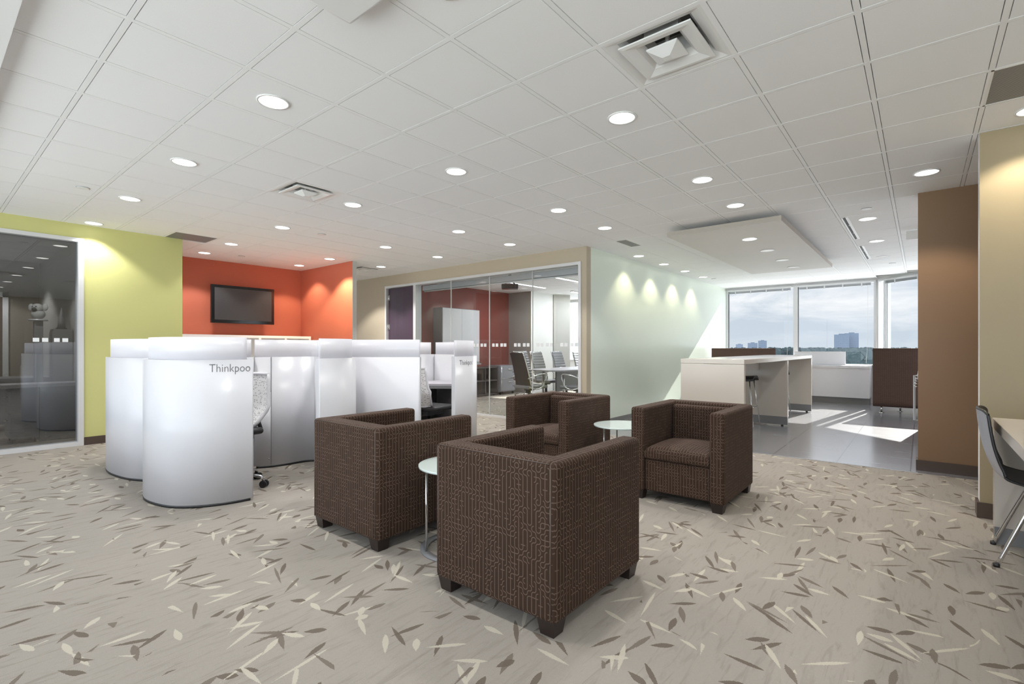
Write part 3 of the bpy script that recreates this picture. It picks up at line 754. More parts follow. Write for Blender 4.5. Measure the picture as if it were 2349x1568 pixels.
# ------------------------------------------------------------------ work pods
ZP = 1.08; ZS = 1.25
pod = thing('work_pod', 'cluster of curved gloss white booth walls topped with frosted screens', 'office pod', (2.7, 4.9, 0))
off = (2.7, 4.9, 0)
def pod_wall(P, side, s_in=(.06, .0), z1=ZP, screen=True, th=.05):
    P = smooth_path(P, 10); S = arclen(P)
    m = MB(); m.wall(P, th, .02, z1, side); w = m.build('curved_panel', M['gloss'], pod, off=off)
    m = MB(); m.wall(subpath(P, .02, S[-1]-.02), th*.6, 0.0, .02, side); m.build('base_strip', M['black'], w, off=off)
    if screen:
        Q = subpath(P, s_in[0], S[-1]-s_in[1], 60)
        # inset of the screen
        R = []
        for i in range(len(Q)):
            a = Q[max(i-1, 0)]; b = Q[min(i+1, len(Q)-1)]; dx, dy = b[0]-a[0], b[1]-a[1]; l = math.hypot(dx, dy)
            R.append((Q[i][0]-side*dy/l*.036, Q[i][1]+side*dx/l*.036))
        m = MB(); m.wall(R, .010, z1-.002, ZS, side); m.build('frosted_screen', M['frost'], pod, off=off)
    return P
W1p = [(1.683, 3.964), (1.5, 3.995), (1.331, 4.081), (1.20, 4.25), (1.145, 4.549), (1.20, 4.82), (1.36, 5.05), (1.65, 5.14), (1.95, 5.06), (2.122, 4.985)]
W1 = pod_wall(W1p, -1, (.035, .02))
W2p = [(2.122, 4.985), (2.26, 4.905), (2.42, 4.875), (2.572, 4.865), (2.68, 4.80), (2.72, 4.6)]
W2 = pod_wall(W2p, 1, (.0, .1))
W3p = [(2.197, 3.917), (2.40, 3.915), (2.56, 3.965), (2.655, 4.08), (2.69, 4.25), (2.70, 4.55), (2.69, 4.8)]
W3 = pod_wall(W3p, 1, (.02, .05))
W4p = [(2.74, 4.40), (2.80, 4.24), (2.95, 4.0), (3.128, 3.725)]
W4 = pod_wall(W4p, 1, (.0, .012), th=.04)
W5p = [(1.35, 5.19), (1.29, 5.28), (1.215, 5.48), (1.18, 5.853), (1.25, 6.2), (1.5, 6.45), (1.8, 6.5)]
W5 = pod_wall(W5p, -1, (.0, .05))
W6p = [(3.61, 3.74), (3.78, 3.75), (3.95, 3.80), (4.18, 3.97), (4.5, 4.38), (4.78, 4.9), (4.85, 5.4)]
W6 = pod_wall(W6p, 1, (.03, .03))
W7p = [(2.70, 4.86), (2.95, 5.2), (3.4, 5.42), (4.2, 5.46), (4.84, 5.42)]
W7 = pod_wall(W7p, 1, (.05, .05))
# lower access panel with screws on the flat part of the first booth back
Q = subpath(W2, 0.0, .152, 8)
def fr(P, d):
    out = []
    for i in range(len(P)):
        a = P[max(i-1, 0)]; b = P[min(i+1, len(P)-1)]; dx, dy = b[0]-a[0], b[1]-a[1]; l = math.hypot(dx, dy)
        n = (dy/l, -dx/l)
        if n[1] > 0: n = (-n[0], -n[1])
        out.append((P[i][0]+n[0]*d, P[i][1]+n[1]*d))
    return out
Rf = fr(Q, .004)
m = MB(); m.wall(Rf, .004, .04, .74, 1); ap = m.build('access_panel', M['gloss'], pod, off=off)
m = MB()
e = fr(Q, .006)
for z in (.09, .70): m.sphere((e[-2][0], e[-2][1], z), .008)
m.build('screw', M['chrome'], ap, off=off)
m = MB(); m.wall(fr(Q, .0045), .004, .742, .747, 1); m.box(e[-1][0]-.0015, e[-1][0]+.0015, e[-1][1], e[-1][1]+.008, .03, ZP); m.build('panel_seam', M['letter'], pod, off=off)
# desks
m = MB(); m.prism([(1.24, 4.35), (1.45, 4.12), (1.55, 4.4), (1.6, 4.95), (1.45, 5.03), (1.28, 4.85)], .69, .72); m.build('desk', M['desk_top'], pod, off=off)
m = MB(); m.prism([(3.85, 5.36), (3.95, 5.08), (4.12, 4.88), (4.42, 4.48), (4.72, 4.98), (4.80, 5.36)], .69, .715); m.build('desk', M['desk_top'], pod, off=off)
m = MB(); m.prism([(3.85, 5.36), (3.95, 5.085), (4.12, 4.885), (4.42, 4.485), (4.72, 4.98), (4.80, 5.36)], .655, .69); m.build('desk_edge', M['plinth'], pod, off=off)
m = MB(); m.wall([(3.1, 5.3), (3.9, 5.36), (4.74, 5.3)], .02, .05, .66, -1); m.wall([(4.45, 4.6), (4.72, 5.0), (4.78, 5.3)], .02, .05, .66, 1); m.build('modesty_panel', M['plinth'], pod, off=off)
# lettering wrapped on the panels
def lettering(txt, P, s_left, s_right, z_base, cap, side, offs, matk='letter'):
    cu = bpy.data.curves.new('lettering', 'FONT'); cu.body = txt; cu.size = 1.0; cu.offset = -.012; cu.resolution_u = 3
    ob = bpy.data.objects.new('tmp_text', cu); C.objects.link(ob)
    bpy.context.view_layer.update()
    dg = bpy.context.evaluated_depsgraph_get(); me = bpy.data.meshes.new_from_object(ob.evaluated_get(dg))
    bpy.data.objects.remove(ob)
    bm = bmesh.new(); bm.from_mesh(me); bmesh.ops.triangulate(bm, faces=bm.faces)
    # cut long edges so the letters bend with the wall
    bmesh.ops.subdivide_edges(bm, edges=[e for e in bm.edges if e.calc_length() > .15], cuts=2)
    xs = [v.co.x for v in bm.verts]; x0, x1 = min(xs), max(xs); S = arclen(P)
    for v in bm.verts:
        u = (v.co.x-x0)/(x1-x0); s = s_left+(s_right-s_left)*u
        (px, py), (tx, ty) = along(P, S, s)
        nx, ny = -side*ty, side*tx
        v.co = Vector((px-nx*offs, py-ny*offs, z_base+v.co.y/.69*cap))
    mb = MB(); mb.bm.free(); mb.bm = bm
    for f in bm.faces: f.smooth = False
    o = mb.build('lettering', M[matk], pod, off=off); return o
lettering('Thinkpoo', W1, .292, .022, .990, .060, -1, .002)
lettering('Thinkpod', W6, .065, .30, .990, .052, 1, .002)

# task chair used in the pods (faces +x)
def task_chair(label, loc, rz, group='task chairs in the booths'):
    t = thing('task_chair', label, 'office chair', loc, rz, group)
    def bf(u, v):
        z = .50+.44*v; w = (.40-.10*v) if v > .4 else .40*(.7+.3*v/.4)
        x = -.20-.02*math.sin(v*PI*1.2)-.10*v+.05*(2*u-1)**2
        if v < .3: x += .04*(1-v/.3)
        return x, (u-.5)*w, z
    m = MB(); m.grid(bf, 9, 16); m.grid(lambda u, v: tuple(a+b for a, b in zip(bf(u, v), (-.008, 0, 0))), 9, 16); m.build('mesh_back', M['meshback'], t)
    m = MB()
    for u in (0, 1): m.tube([bf(u, k/10) for k in range(11)], .014, 8)
    m.tube([bf(k/6, 1) for k in range(7)], .014, 8); m.tube([bf(k/6, 0) for k in range(7)], .014, 8); m.build('back_frame', M['gloss'], t)
    m = MB(); m.tube([(-.22, 0, .56), (-.26, 0, .46), (-.12, 0, .40), (0, 0, .40)], .022, 8); m.build('back_support', M['black'], t)
    m = MB(); m.box(-.16, .25, -.22, .22, .445, .50, .027, 4); m.box(-.14, .15, -.1, .1, .39, .446, .01); m.build('seat', M['black'], t)
    m = MB(); m.tube([(0, 0, .11), (0, 0, .40)], .025, 12); m.build('gas_lift', M['black'], t)
    for q in range(5):
        an = q*2*PI/5-.40; m = MB(); m.tube([(0, 0, .125), (.25*math.cos(an), .25*math.sin(an), .09), (.275*math.cos(an), .275*math.sin(an), .055)], .013, 8); l = m.build('base_leg', M['chrome'], t)
        cx, cy = .275*math.cos(an), .275*math.sin(an); m = MB()
        for s in (-1, 1): m.tube([(cx-s*.008*math.sin(an), cy+s*.008*math.cos(an), .03), (cx-s*.026*math.sin(an), cy+s*.026*math.cos(an), .03)], .03, 16)
        m.build('caster', M['black'], l)
    return t
c1 = task_chair('white backed task chair inside the booth beside the large lettered panel, one caster showing', (1.72, 4.47, 0), PI+.15)
c2 = dup(c1, (3.88, 4.46, 0), .15, 'white mesh task chair with black seat inside the farther booth opening')

# ------------------------------------------------------------------ tub armchairs (face +x)
def armchair(label, loc, rz):
    D, W, HH = .775, .705, .71
    t = thing('tub_armchair', label, 'armchair', loc, rz, 'patterned tub armchairs around the side tables')
    x0, x1, y0, y1 = -D/2, D/2, -W/2, W/2; zb = .062; ta = .105; tb = .13
    # back: slightly tapering wedge
    def soft(m, bev=.018): 
        pass
    m = MB(); m.box(x0, x0+tb, y0+.018, y1-.018, zb, HH, .022, 4); m.build('backrest', M['fabric'], t, uv=True)
    for s in (-1, 1):
        ya, yb = (y0, y0+ta) if s < 0 else (y1-ta, y1)
        m = MB(); m.box(x0+.0015, x1, ya, yb, zb, HH-.0015, .022, 4); m.build('armrest', M['fabric'], t, uv=True)
    m = MB(); m.box(x0+tb, x1-.03, y0+ta, y1-ta, zb+.005, .315, .015, 2); m.build('front_rail', M['fabric'], t, uv=True)
    # inner back pad
    m = MB(); m.box(x0+tb-.01, x0+tb+.07, y0+ta+.002, y1-ta-.002, .33, HH-.025, .022, 3); m.build('back_pad', M['fabric'], t, uv=True)
    # crowned cushion
    cy0, cy1, cx0, cx1 = y0+ta+.004, y1-ta-.004, x0+tb+.065, x1-.012
    m = MB(); n = 14
    def top(u, v):
        e = min(u, 1-u, v, 1-v); r = min(1, e/.09); r = math.sqrt(max(0, 1-(1-r)**2))
        cr = .035*math.sin(PI*min(max(u, 0), 1))**.6*math.sin(PI*min(max(v, 0), 1))**.6
        return cx0+(cx1-cx0)*u, cy0+(cy1-cy0)*v, .375+.028*r+cr*.9
    us = [0, .02, .05, .1]+[.1+.8*i/10 for i in range(1, 11)]+[.95, .98, 1]
    vs = [[m.bm.verts.new(top(u, v)) for v in us] for u in us]
    for i in range(len(us)-1):
        for j in range(len(us)-1): m.bm.faces.new((vs[i][j], vs[i+1][j], vs[i+1][j+1], vs[i][j+1])).smooth = True
    k = len(us); loop = [vs[i][0] for i in range(k)]+[vs[-1][j] for j in range(1, k)]+[vs[i][-1] for i in range(k-2, -1, -1)]+[vs[0][j] for j in range(k-2, 0, -1)]
    lo = [m.bm.verts.new((v.co.x, v.co.y, .335)) for v in loop]
    lo2 = [m.bm.verts.new((cx0+(v.co.x-cx0)*.985+.004, v.co.y*.985, .318)) for v in loop]
    for i in range(len(loop)):
        j = (i+1) % len(loop)
        m.bm.faces.new((loop[i], loop[j], lo[j], lo[i])).smooth = False; m.bm.faces.new((lo[i], lo[j], lo2[j], lo2[i])).smooth = True
    m.bm.faces.new(lo2)
    cu = m.build('seat_cushion', M['fabric'], t, uv=True)
    # dark seams
    m = MB(); e = .006
    m.tube([(x0+.005, y0+.03, HH-.008), (x0+.005, y1-.03, HH-.008)], .0026, 6)
    for s in (-1, 1):
        m.tube([(x0+.001, s*(W/2-.022), zb+.012), (x0+.001, s*(W/2-.022), HH-.015)], .0028, 6)
        m.tube([(x1-.004, s*(W/2-.016), zb+.01), (x1-.004, s*(W/2-.016), HH-.018)], .0025, 6)
    m.build('seam_piping', M['base'], t)
    for i in (-1, 1):
        for j in (-1, 1):
            lx = x0+.055 if i < 0 else x1-.055; ly = j*(W/2-.055)
            m = MB(); m.frustum(lx, ly, 0, .066, .066, zb+.008, .088, .088); m.build('leg', M['blackwood'], t)
    return t
ac = armchair('patterned brown tub armchair nearest the camera, its back turned to us', (2.010, 1.468, 0), 0)
dup(ac, (2.072, 2.728, 0), .0, 'patterned brown tub armchair with its back to us, beside the curved white booth')
dup(ac, (3.985, 2.695, 0), PI, 'patterned brown tub armchair in front of the meeting room glass, seat facing us')
dup(ac, (3.985, 1.405, 0), PI, 'patterned brown tub armchair beside the high white table, seat facing us')

def side_table(label, loc, rz):
    t = thing('side_table', label, 'side table', loc, rz, 'round glass side tables')
    m = MB(); m.cyl(0, 0, .478, .490, .25, seg=64); m.build('glass_top', M['glasstop'], t)
    m = MB(); m.ring(0, 0, 0.0, .010, .195, .24, 56); m.build('base_ring', M['plinth'], t)
    for q in range(3):
        an = 2*PI*q/3+.5; x, y = .212*math.cos(an), .212*math.sin(an)
        m = MB(); m.tube([(x, y, .008), (x, y, .478)], .007, 10); m.build('leg', M['chrome'], t)
    return t
st = side_table('round frosted glass side table between the two armchairs with backs to us', (2.066, 2.085, 0), 2.2)
dup(st, (4.025, 2.045, 0), 2.29, 'round frosted glass side table between the two armchairs facing us')

# ------------------------------------------------------------------ TV and credenza at the red wall
t = thing('television', 'black flat television mounted on the red wall', 'television', (3.67, 9.03, 1.905), .0)
m = MB(); m.box(-.515, .515, -.03, .02, -.318, .318, .006); m.build('bezel', M['tvbezel'], t)
m = MB(); m.box(-.465, .465, -.0325, -.0300, -.262, .272); m.build('screen', M['screen'], t)
m = MB(); m.box(-.2, .2, .02, .165, -.15, .15); m.build('wall_bracket', M['black'], t)
t = thing('credenza', 'long white open shelf unit along the red wall under the television', 'shelf unit', (3.57, 8.98, 0))
m = MB(); m.box(-1.17, 1.195, -.20, .19, 1.34, 1.385); m.box(-1.17, 1.195, -.20, .19, .0, .08); m.box(-1.17, 1.195, .15, .19, 0, 1.34); m.build('case', M['white'], t)
m = MB()
for x in (-1.17, -.42, .25, .70, 1.155): m.box(x, x+.04, -.20, .15, .08, 1.34)
m.build('upright', M['white'], t)
m = MB()
for z in (.5, .9): m.box(-1.13, 1.155, -.19, .15, z, z+.025)
m.build('shelf', M['white'], t)

# ------------------------------------------------------------------ high table and stools
t = thing('high_table', 'long high white table with three slab ends on the tiled floor', 'table', (5.96, 1.89, 0))
L = 4.50; w = .362
m = MB(); m.box(0, L, -w, w, .985, 1.040, .003, 1); m.build('tabletop', M['tablewhite'], t)
for x in (0, 2.36, L-.06):
    m = MB(); m.box(x, x+.06, -w+.002, w-.002, .14, .982, .002, 1); p = m.build('slab_leg', M['tablewhite'], t)
    m = MB(); m.box(x+.001, x+.059, -w+.004, w-.004, .02, .14); m.build('kick_plate', M['plinth'], p)
    m = MB()
    for y in (-w+.08, w-.08): m.cyl(x+.03, y, .001, .02, .018, seg=12)
    m.build('levelling_foot', M['black'], p)
m = MB(); m.box(.06, 2.36, .02, .10, .84, .985); m.box(2.42, L-.06, .02, .10, .84, .985); m.build('beam', M['tablewhite'], t)
def stool(label, loc, rz):
    t = thing('bar_stool', label, 'stool', loc, rz, 'bar stools under the high table')
    m = MB()
    m.grid(lambda u, v: (-.17+.34*u, -.19+.38*v, .745-.045*max(0, abs(2*u-1)-.5)**1.0*2+.01*(2*v-1)**2), 12, 6)
    m.grid(lambda u, v: (-.17+.34*u, -.19+.38*v, .715-.045*max(0, abs(2*u-1)-.5)**1.0*2+.01*(2*v-1)**2), 12, 6)
    for u in (0, 1): m.grid(lambda a, v, u=u: (-.17+.34*u, -.19+.38*v, .715+.03*a-.045+.01*(2*v-1)**2), 2, 6)
    for v in (0, 1): m.grid(lambda u, a, v=v: (-.17+.34*u, -.19+.38*v, .715+.03*a-.045*max(0, abs(2*u-1)-.5)*2+.01), 12, 2)
    m.build('seat', M['black'], t)
    for i in (-1, 1):
        m = MB(); m.tube([(i*.20, -.20, .008), (i*.12, -.13, .71)], .009, 8); m.build('leg', M['chrome'], t)
        m = MB(); m.tube([(i*.20, .20, .008), (i*.12, .13, .71)], .009, 8); m.build('leg', M['chrome'], t)
    m = MB(); z = .29; f = .20-.08*z/.71; g = .20-.07*z/.71
    m.tube([(-f, -g, z), (f, -g, z), (f, g, z), (-f, g, z)], .008, 8, closed=True); m.build('footrest', M['chrome'], t)
    return t
s1 = stool('black seated chrome bar stool tucked in at the near end of the high table', (8.04, 2.09, .001), 0)
dup(s1, (10.12, 2.05, .001), 0, 'black seated chrome bar stool in the farther bay of the high table')

# window ledge cabinet, white rectangle on it
t = thing('window_cabinet', 'long white cabinet under the windows with grey plinth', 'cabinet', (12.72, 2.2, 0))
m = MB(); m.box(-.26, .26, -1.40, 1.53, .135, .755); m.build('body', M['gloss'], t)
m = MB(); m.box(-.28, .26, -1.41, 1.53, .755, .80); m.build('worktop', M['gloss'], t)
m = MB(); m.box(-.16, .26, -1.38, 1.53, 0.001, .135); m.build('plinth', M['plinth'], t)
t = thing('white_rectangle', 'low white rectangle standing on the window cabinet against the glass', 'panel', (12.85, 1.62, .80))  # white board drawn for a pale rectangle low in the window
m = MB(); m.box(-.015, .015, -.37, .60, 0, .285, .003, 1); m.build('board', M['gloss'], t)
m = MB(); m.box(-.02, .02, -.37, .60, .285, .292); m.build('edge_strip', M['alu'], t)

# high backed booth sofas (face +x, back towards -x)
def booth(label, loc, rz, W=1.3, group='high-backed booth sofas by the windows'):
    t = thing('booth_sofa', label, 'sofa', loc, rz, group)
    pr = [(.05, 1.165), (-.0, 1.16), (-.005, .9), (-.01, .5), (-.01, .24)]
    for k in range(8):
        an = PI+k/7*PI/2; pr.append((.10+.11*math.cos(an), .22+.11*math.sin(an)))
    pr += [(.62, .11), (.62, .17), (.16, .19), (.10, .30), (.075, .8), (.065, 1.165)]
    m = MB(); m.profile(pr, -W/2, W/2, smooth=True); m.build('shell', M['fabric2'], t, uv=True)
    m = MB(); m.box(.13, .68, -W/2+.02, W/2-.02, .185, .42, .04, 3); m.build('seat_cushion', M['fabric2'], t, uv=True)
    m = MB(); m.box(.085, .20, -W/2+.02, W/2-.02, .40, 1.10, .035, 3); m.build('back_cushion', M['fabric2'], t, uv=True)
    for x in (.13, .55):
        for y in (-W/2+.12, W/2-(.12 if x < .3 else .38)):
            m = MB(); m.tube([(x, y, .01), (x, y, .13)], .014, 10); m.cyl(x, y, 0.0, .012, .05, .03, 20); m.build('foot', M['chrome'], t)
    return t
bs = booth('dark brown high-backed sofa on round metal feet beside the brown wall', (11.09, .02, .001), 0, 1.30)
dup(bs, (11.6, 3.02, .001), 0, 'high-backed sofa behind the high table, only its top edge showing')

# kitchen cabinet run hidden behind the brown wall
t = thing('kitchen_cabinet', 'sliver of cabinet run with chrome handles beside the brown wall', 'cabinet', (7.45, -.30, 0))
m = MB(); m.box(-1.14, 1.1, -.3, .30, .10, .86); m.build('body', M['kitchen'], t)
m = MB(); m.box(-1.14, 1.12, -.3, .325, .86, .90); m.build('worktop', M['gloss'], t)
m = MB(); m.box(-1.13, 1.08, -.3, .26, 0.001, .10); m.build('plinth', M['plinth'], t)
for i in range(4):
    x = -1.12+.555*i; m = MB(); m.box(x, x+.545, .30, .318, .11, .85); dd = m.build('door', M['kitchen'], t)
    m = MB(); m.tube([(x+.12, .318, .78), (x+.12, .348, .78), (x+.42, .348, .78), (x+.42, .318, .78)], .006, 8); m.build('handle', M['chrome'], dd)
t = thing('tall_handle_cabinet', 'tall white appliance front with a long vertical bar handle at the kitchen run', 'cabinet', (8.86, -.30, 0))
m = MB(); m.box(-.29, .3, -.3, .31, .001, .84); m.build('body', M['white'], t)
m = MB(); m.tube([(-.25, .31, .20), (-.25, .365, .20), (-.25, .365, .80), (-.25, .31, .80)], .013, 10); m.build('handle', M['alu'], t)

# ------------------------------------------------------------------ desk, chair and tablets on the right
t = thing('white_desk', 'white slab desk running along the tan wall at the right edge', 'desk', (3.0, -.72, 0))
m = MB(); m.box(-1.3, 1.19, -.40, .385, .690, .745, .002, 1); m.build('desktop', M['tablewhite'], t)
for x in (1.13, -1.3):
    m = MB(); m.box(x, x+.06, -.395, .38, .10, .69); p = m.build('slab_leg', M['tablewhite'], t)
    m = MB(); m.box(x+.001, x+.059, -.393, .378, .0, .10); m.build('kick_plate', M['plinth'], p)
t = thing('laptop', 'closed dark laptop on the white desk near the tan wall', 'laptop', (3.62, -.55, .745), -.35)
m = MB(); m.box(-.15, .15, -.11, .11, .0, .012, .004); m.build('base', M['alud'], t)
m = MB(); m.box(-.15, .15, -.11, .11, .012, .022, .004); m.build('lid', M['black'], t)
t = thing('tablet', 'flat black tablet on the white desk in front of the laptop', 'tablet', (3.20, -.45, .745), -.2)
m = MB(); m.box(-.11, .11, -.08, .08, 0, .009, .003); m.build('case', M['black'], t)
m = MB(); m.box(-.10, .10, -.07, .07, .009, .0095); m.build('screen', M['screen'], t)

t = thing('side_chair', 'grey moulded shell chair with black edge and chrome legs at the white desk', 'chair', (3.885, -.60, 0), -.05)
# local: x along width (world a), y = depth; chair faces -y
def shell(u, v, d=0):
    # v: 0 top of back .. 1 front of seat
    pts = smooth_pts; i = v*(len(pts)-1); k = min(int(i), len(pts)-2); f = i-k
    y = pts[k][0]+(pts[k+1][0]-pts[k][0])*f; z = pts[k][1]+(pts[k+1][1]-pts[k][1])*f
    w = .175+.035*min(1, v*2.2) if v < .5 else .21+.01*math.sin((v-.5)*2*PI)
    s = 2*u-1
    cur = .040*s*s*(1 if v < .45 else max(.2, 1-(v-.45)*3)); q = min(1, max(0, (v-.34)/.2)); q = q*q*(3-2*q)
    y -= cur*(1-q); z += cur*.4*q
    # round the corners of the top
    z -= .02*s**6*max(0, 1-v/.08)
    return (w*s, y-d*(1-q), z+d*q)
smooth_pts = smooth_path([(.355, .825), (.347, .74), (.328, .62), (.298, .52), (.262, .466), (.18, .438), (.05, .432), (-.10, .44), (-.19, .435), (-.215, .42)], 8)
m = MB(); m.grid(lambda u, v: shell(u, v, 0), 15, 73); m.build('shell_back', M['shell'], t)
m = MB(); m.grid(lambda u, v: shell(u, v, .012), 15, 73); m.build('shell_front', M['black'], t)
m = MB(); e = []
for k in range(41): e.append(shell(0, k/40, .006))
for k in range(1, 15): e.append(shell(k/15, 1, .006))
for k in range(40, -1, -1): e.append(shell(1, k/40, .006))
for k in range(14, 0, -1): e.append(shell(k/15, 0, .006))
m.tube(e, .0075, 8, closed=True); m.build('edge_band', M['black'], t)
m = MB(); m.box(-.09, .09, -.06, .12, .40, .425, .01); m.build('mount_plate', M['black'], t)
for i in (-1, 1):
    m = MB(); m.tube(smooth_path([(i*.05, .06, .405), (i*.13, .10, .405), (i*.165, .13, .385), (i*.175, .165, .30), (i*.205, .275, .008)], 5), .0105, 10); l = m.build('leg', M['chrome'], t)
    m = MB(); m.cyl(i*.206, .277, 0, .018, .014, seg=12); m.build('foot_cap', M['black'], l)
    m = MB(); m.tube(smooth_path([(i*.05, -.02, .405), (i*.13, -.06, .405), (i*.165, -.09, .385), (i*.165, -.12, .30), (i*.18, -.22, .008)], 5), .0105, 10); l = m.build('leg', M['chrome'], t)
    m = MB(); m.cyl(i*.181, -.222, 0, .018, .014, seg=12); m.build('foot_cap', M['black'], l)

# ------------------------------------------------------------------ ceiling fittings
def lamp_unit(name, label, loc, lit=True, r=.092, group='recessed ceiling lights'):
    t = thing(name, label, 'ceiling light', loc, 0, group)
    m = MB(); m.ring(0, 0, -.006, .0, r-.012, r, 40); m.build('trim_ring', M['ventwhite'], t)
    m = MB(); m.cyl(0, 0, -.003, .0, r-.012, seg=40); m.build('lens', M['lens'] if lit else M['lens_off'], t)
    return t
def spot(loc, e=30., col=(1, .99, .975), size=112, blend=.35, r=.06):
    l = bpy.data.lights.new('downlight', 'SPOT'); l.energy = e; l.color = col; l.spot_size = math.radians(size); l.spot_blend = blend; l.shadow_soft_size = r
    o = bpy.data.objects.new('downlight', l); C.objects.link(o); o.location = (loc[0], loc[1], loc[2]-.02)
proto = None
def put(loc, label, lit=True, e=30., **kw):
    e *= 1.35
    global proto
    if not lit: o = lamp_unit('recessed_light', label, loc, False, group='unlit recessed lights')
    elif proto is None: proto = o = lamp_unit('recessed_light', label, loc)
    else: o = dup(proto, loc, 0, label)
    if lit: spot(loc, e, **kw)
    return o
def cell(i, j, z=2.650): return (A0+(i+.5)*T, B0+(j+.5)*T, z)
WARM = (1, .90, .66); YEL = (1, .93, .60)
LA = [((-1, 2), 'large ceiling light at the upper left, second nearest to the camera on its row'),
 ((-1, 5), 'ceiling light in the left row, above the white booths, next after the largest left one'),
 ((-1, 8), 'ceiling light in the left row, just above the one that lights the green wall'),
 ((-1, 11), 'ceiling light close to the yellow-green wall, casting a bright scallop on it'),
 ((-1, -1), 'ceiling light at the very top edge of the picture, almost cut off'),
 ((2, -1), 'large ceiling light just below the big square air diffuser'),
 ((2, 2), 'ceiling light in the upper middle, between two square diffusers'),
 ((2, 5), 'ceiling light just to the right of the smaller square diffuser'),
 ((2, 8), 'ceiling light behind the smaller square diffuser, before the red alcove'),
 ((2, 11), 'ceiling light beside the dark return grille at the green wall corner'),
 ((2, 13), 'ceiling light nearest the back red wall, left of the television'),
 ((5, -1), 'ceiling light two ahead of the dropped ceiling panel, nearer one'),
 ((7, -1), 'ceiling light right in front of the dropped ceiling panel'),
 ((5, 2), 'ceiling light in the middle of the room, third on the row past the square diffusers'),
 ((7, 2), 'ceiling light near the outer corner of the meeting room wall'),
 ((5, 5), 'ceiling light in the middle of the ceiling, halfway to the booths'),
 ((7, 5), 'ceiling light in front of the meeting room glass header'),
 ((5, 8), 'ceiling light above the far booth wall, before the alcove opening'),
 ((7, 8), 'ceiling light by the beige wall above the meeting room door'),
 ((5, 11), 'ceiling light that lights the side face of the red alcove'),
 ((5, 13), 'ceiling light in the back right corner of the red alcove'),
 ((7, 11), 'ceiling light in the corridor beside the end of the red wall'),
 ((7, -4), 'ceiling light in front of the dark brown wall'),
 ((10, -3), 'ceiling light beside the first long slot diffuser'),
 ((13, -3), 'ceiling light between the two long slot diffusers and the windows'),
 ((7, 13), 'ceiling light deep in the corridor past the red wall')]
for (i, j), lab in LA:
    kw = {}
    if (i, j) == (5, 11): kw = dict(col=(1, .88, .62), e=85)
    if (i, j) == (5, 13): kw = dict(col=(1, .88, .66), e=28)
    if (i, j) in ((7, 11), (7, 13)): kw = dict(col=(1, .97, .92), e=70)
    if (i, j) == (7, -4): kw = dict(col=(1, .86, .70), e=26)
    put(cell(i, j), lab, **kw)
put(cell(16, -3), 'faint unlit recessed light nearest the angled window', lit=False)
put(cell(5, -5), 'ceiling light at the right edge, lighting the tan wall', e=22, col=(1, .90, .74))
for i, lab in ((11, 'first wall-washing ceiling light along the pale green wall, beside the dark grille'), (13, 'second wall-washing ceiling light along the pale green wall'),
               (15, 'third wall-washing ceiling light along the pale green wall'), (17, 'fourth wall-washing ceiling light, last one along the pale green wall')):
    put((A0+(i+.5)*T-.03, 3.50, 2.65), lab, e=16, col=YEL, size=104, blend=.5)
# further lamps behind the camera keep the same spacing
for (i, j) in ((-1, -4), (2, -7), (-1, -7)):
    put(cell(i, j), 'ceiling light of the same kind behind the viewpoint', e=26)
for a, b, lab in ((.75, 8.5, 'ceiling light just inside the tinted office glass'), (.75, 11.2, 'ceiling light washing the wood wall of the glazed office')):
    put((a, b, 2.65), lab, e=55)
for a, b, lab in ((7.3, 7.2, 'small ceiling light in the meeting room near its door'), (8.0, 4.6, 'ceiling light in the meeting room above the near table edge'), (10.6, 5.1, 'ceiling light in the meeting room near the windows')):
    put((a, b, 2.65), lab, e=13)
# dropped panel
t = thing('ceiling_panel', 'large flat white dropped ceiling panel with taupe edge over the high table', 'ceiling panel', (7.915, 1.78, 2.535))
m = MB(); m.box(-1.985, 1.985, -.63, .63, 0, .055)
o = m.build('panel', [M['cloud'], M['cloudedge']], t)
for f in o.data.polygons:
    if abs(f.normal.z) < .5: f.material_index = 1
m = MB()
for x in (-1.5, 0, 1.5):
    for y in (-.45, .45): m.tube([(x, y, .055), (x, y, .125)], .006, 6)
m.build('hanger', M['alu'], t)
for x, lit, lab in ((6.69, True, 'bright recessed light in the dropped panel, nearest one'), (7.63, False, 'dim recessed light in the dropped panel, second from the front'),
                    (8.61, False, 'dim recessed light in the dropped panel, third from the front'), (9.48, False, 'dim recessed light in the dropped panel, farthest one')):
    put((x, 1.655, 2.533), lab, lit=lit, e=20)

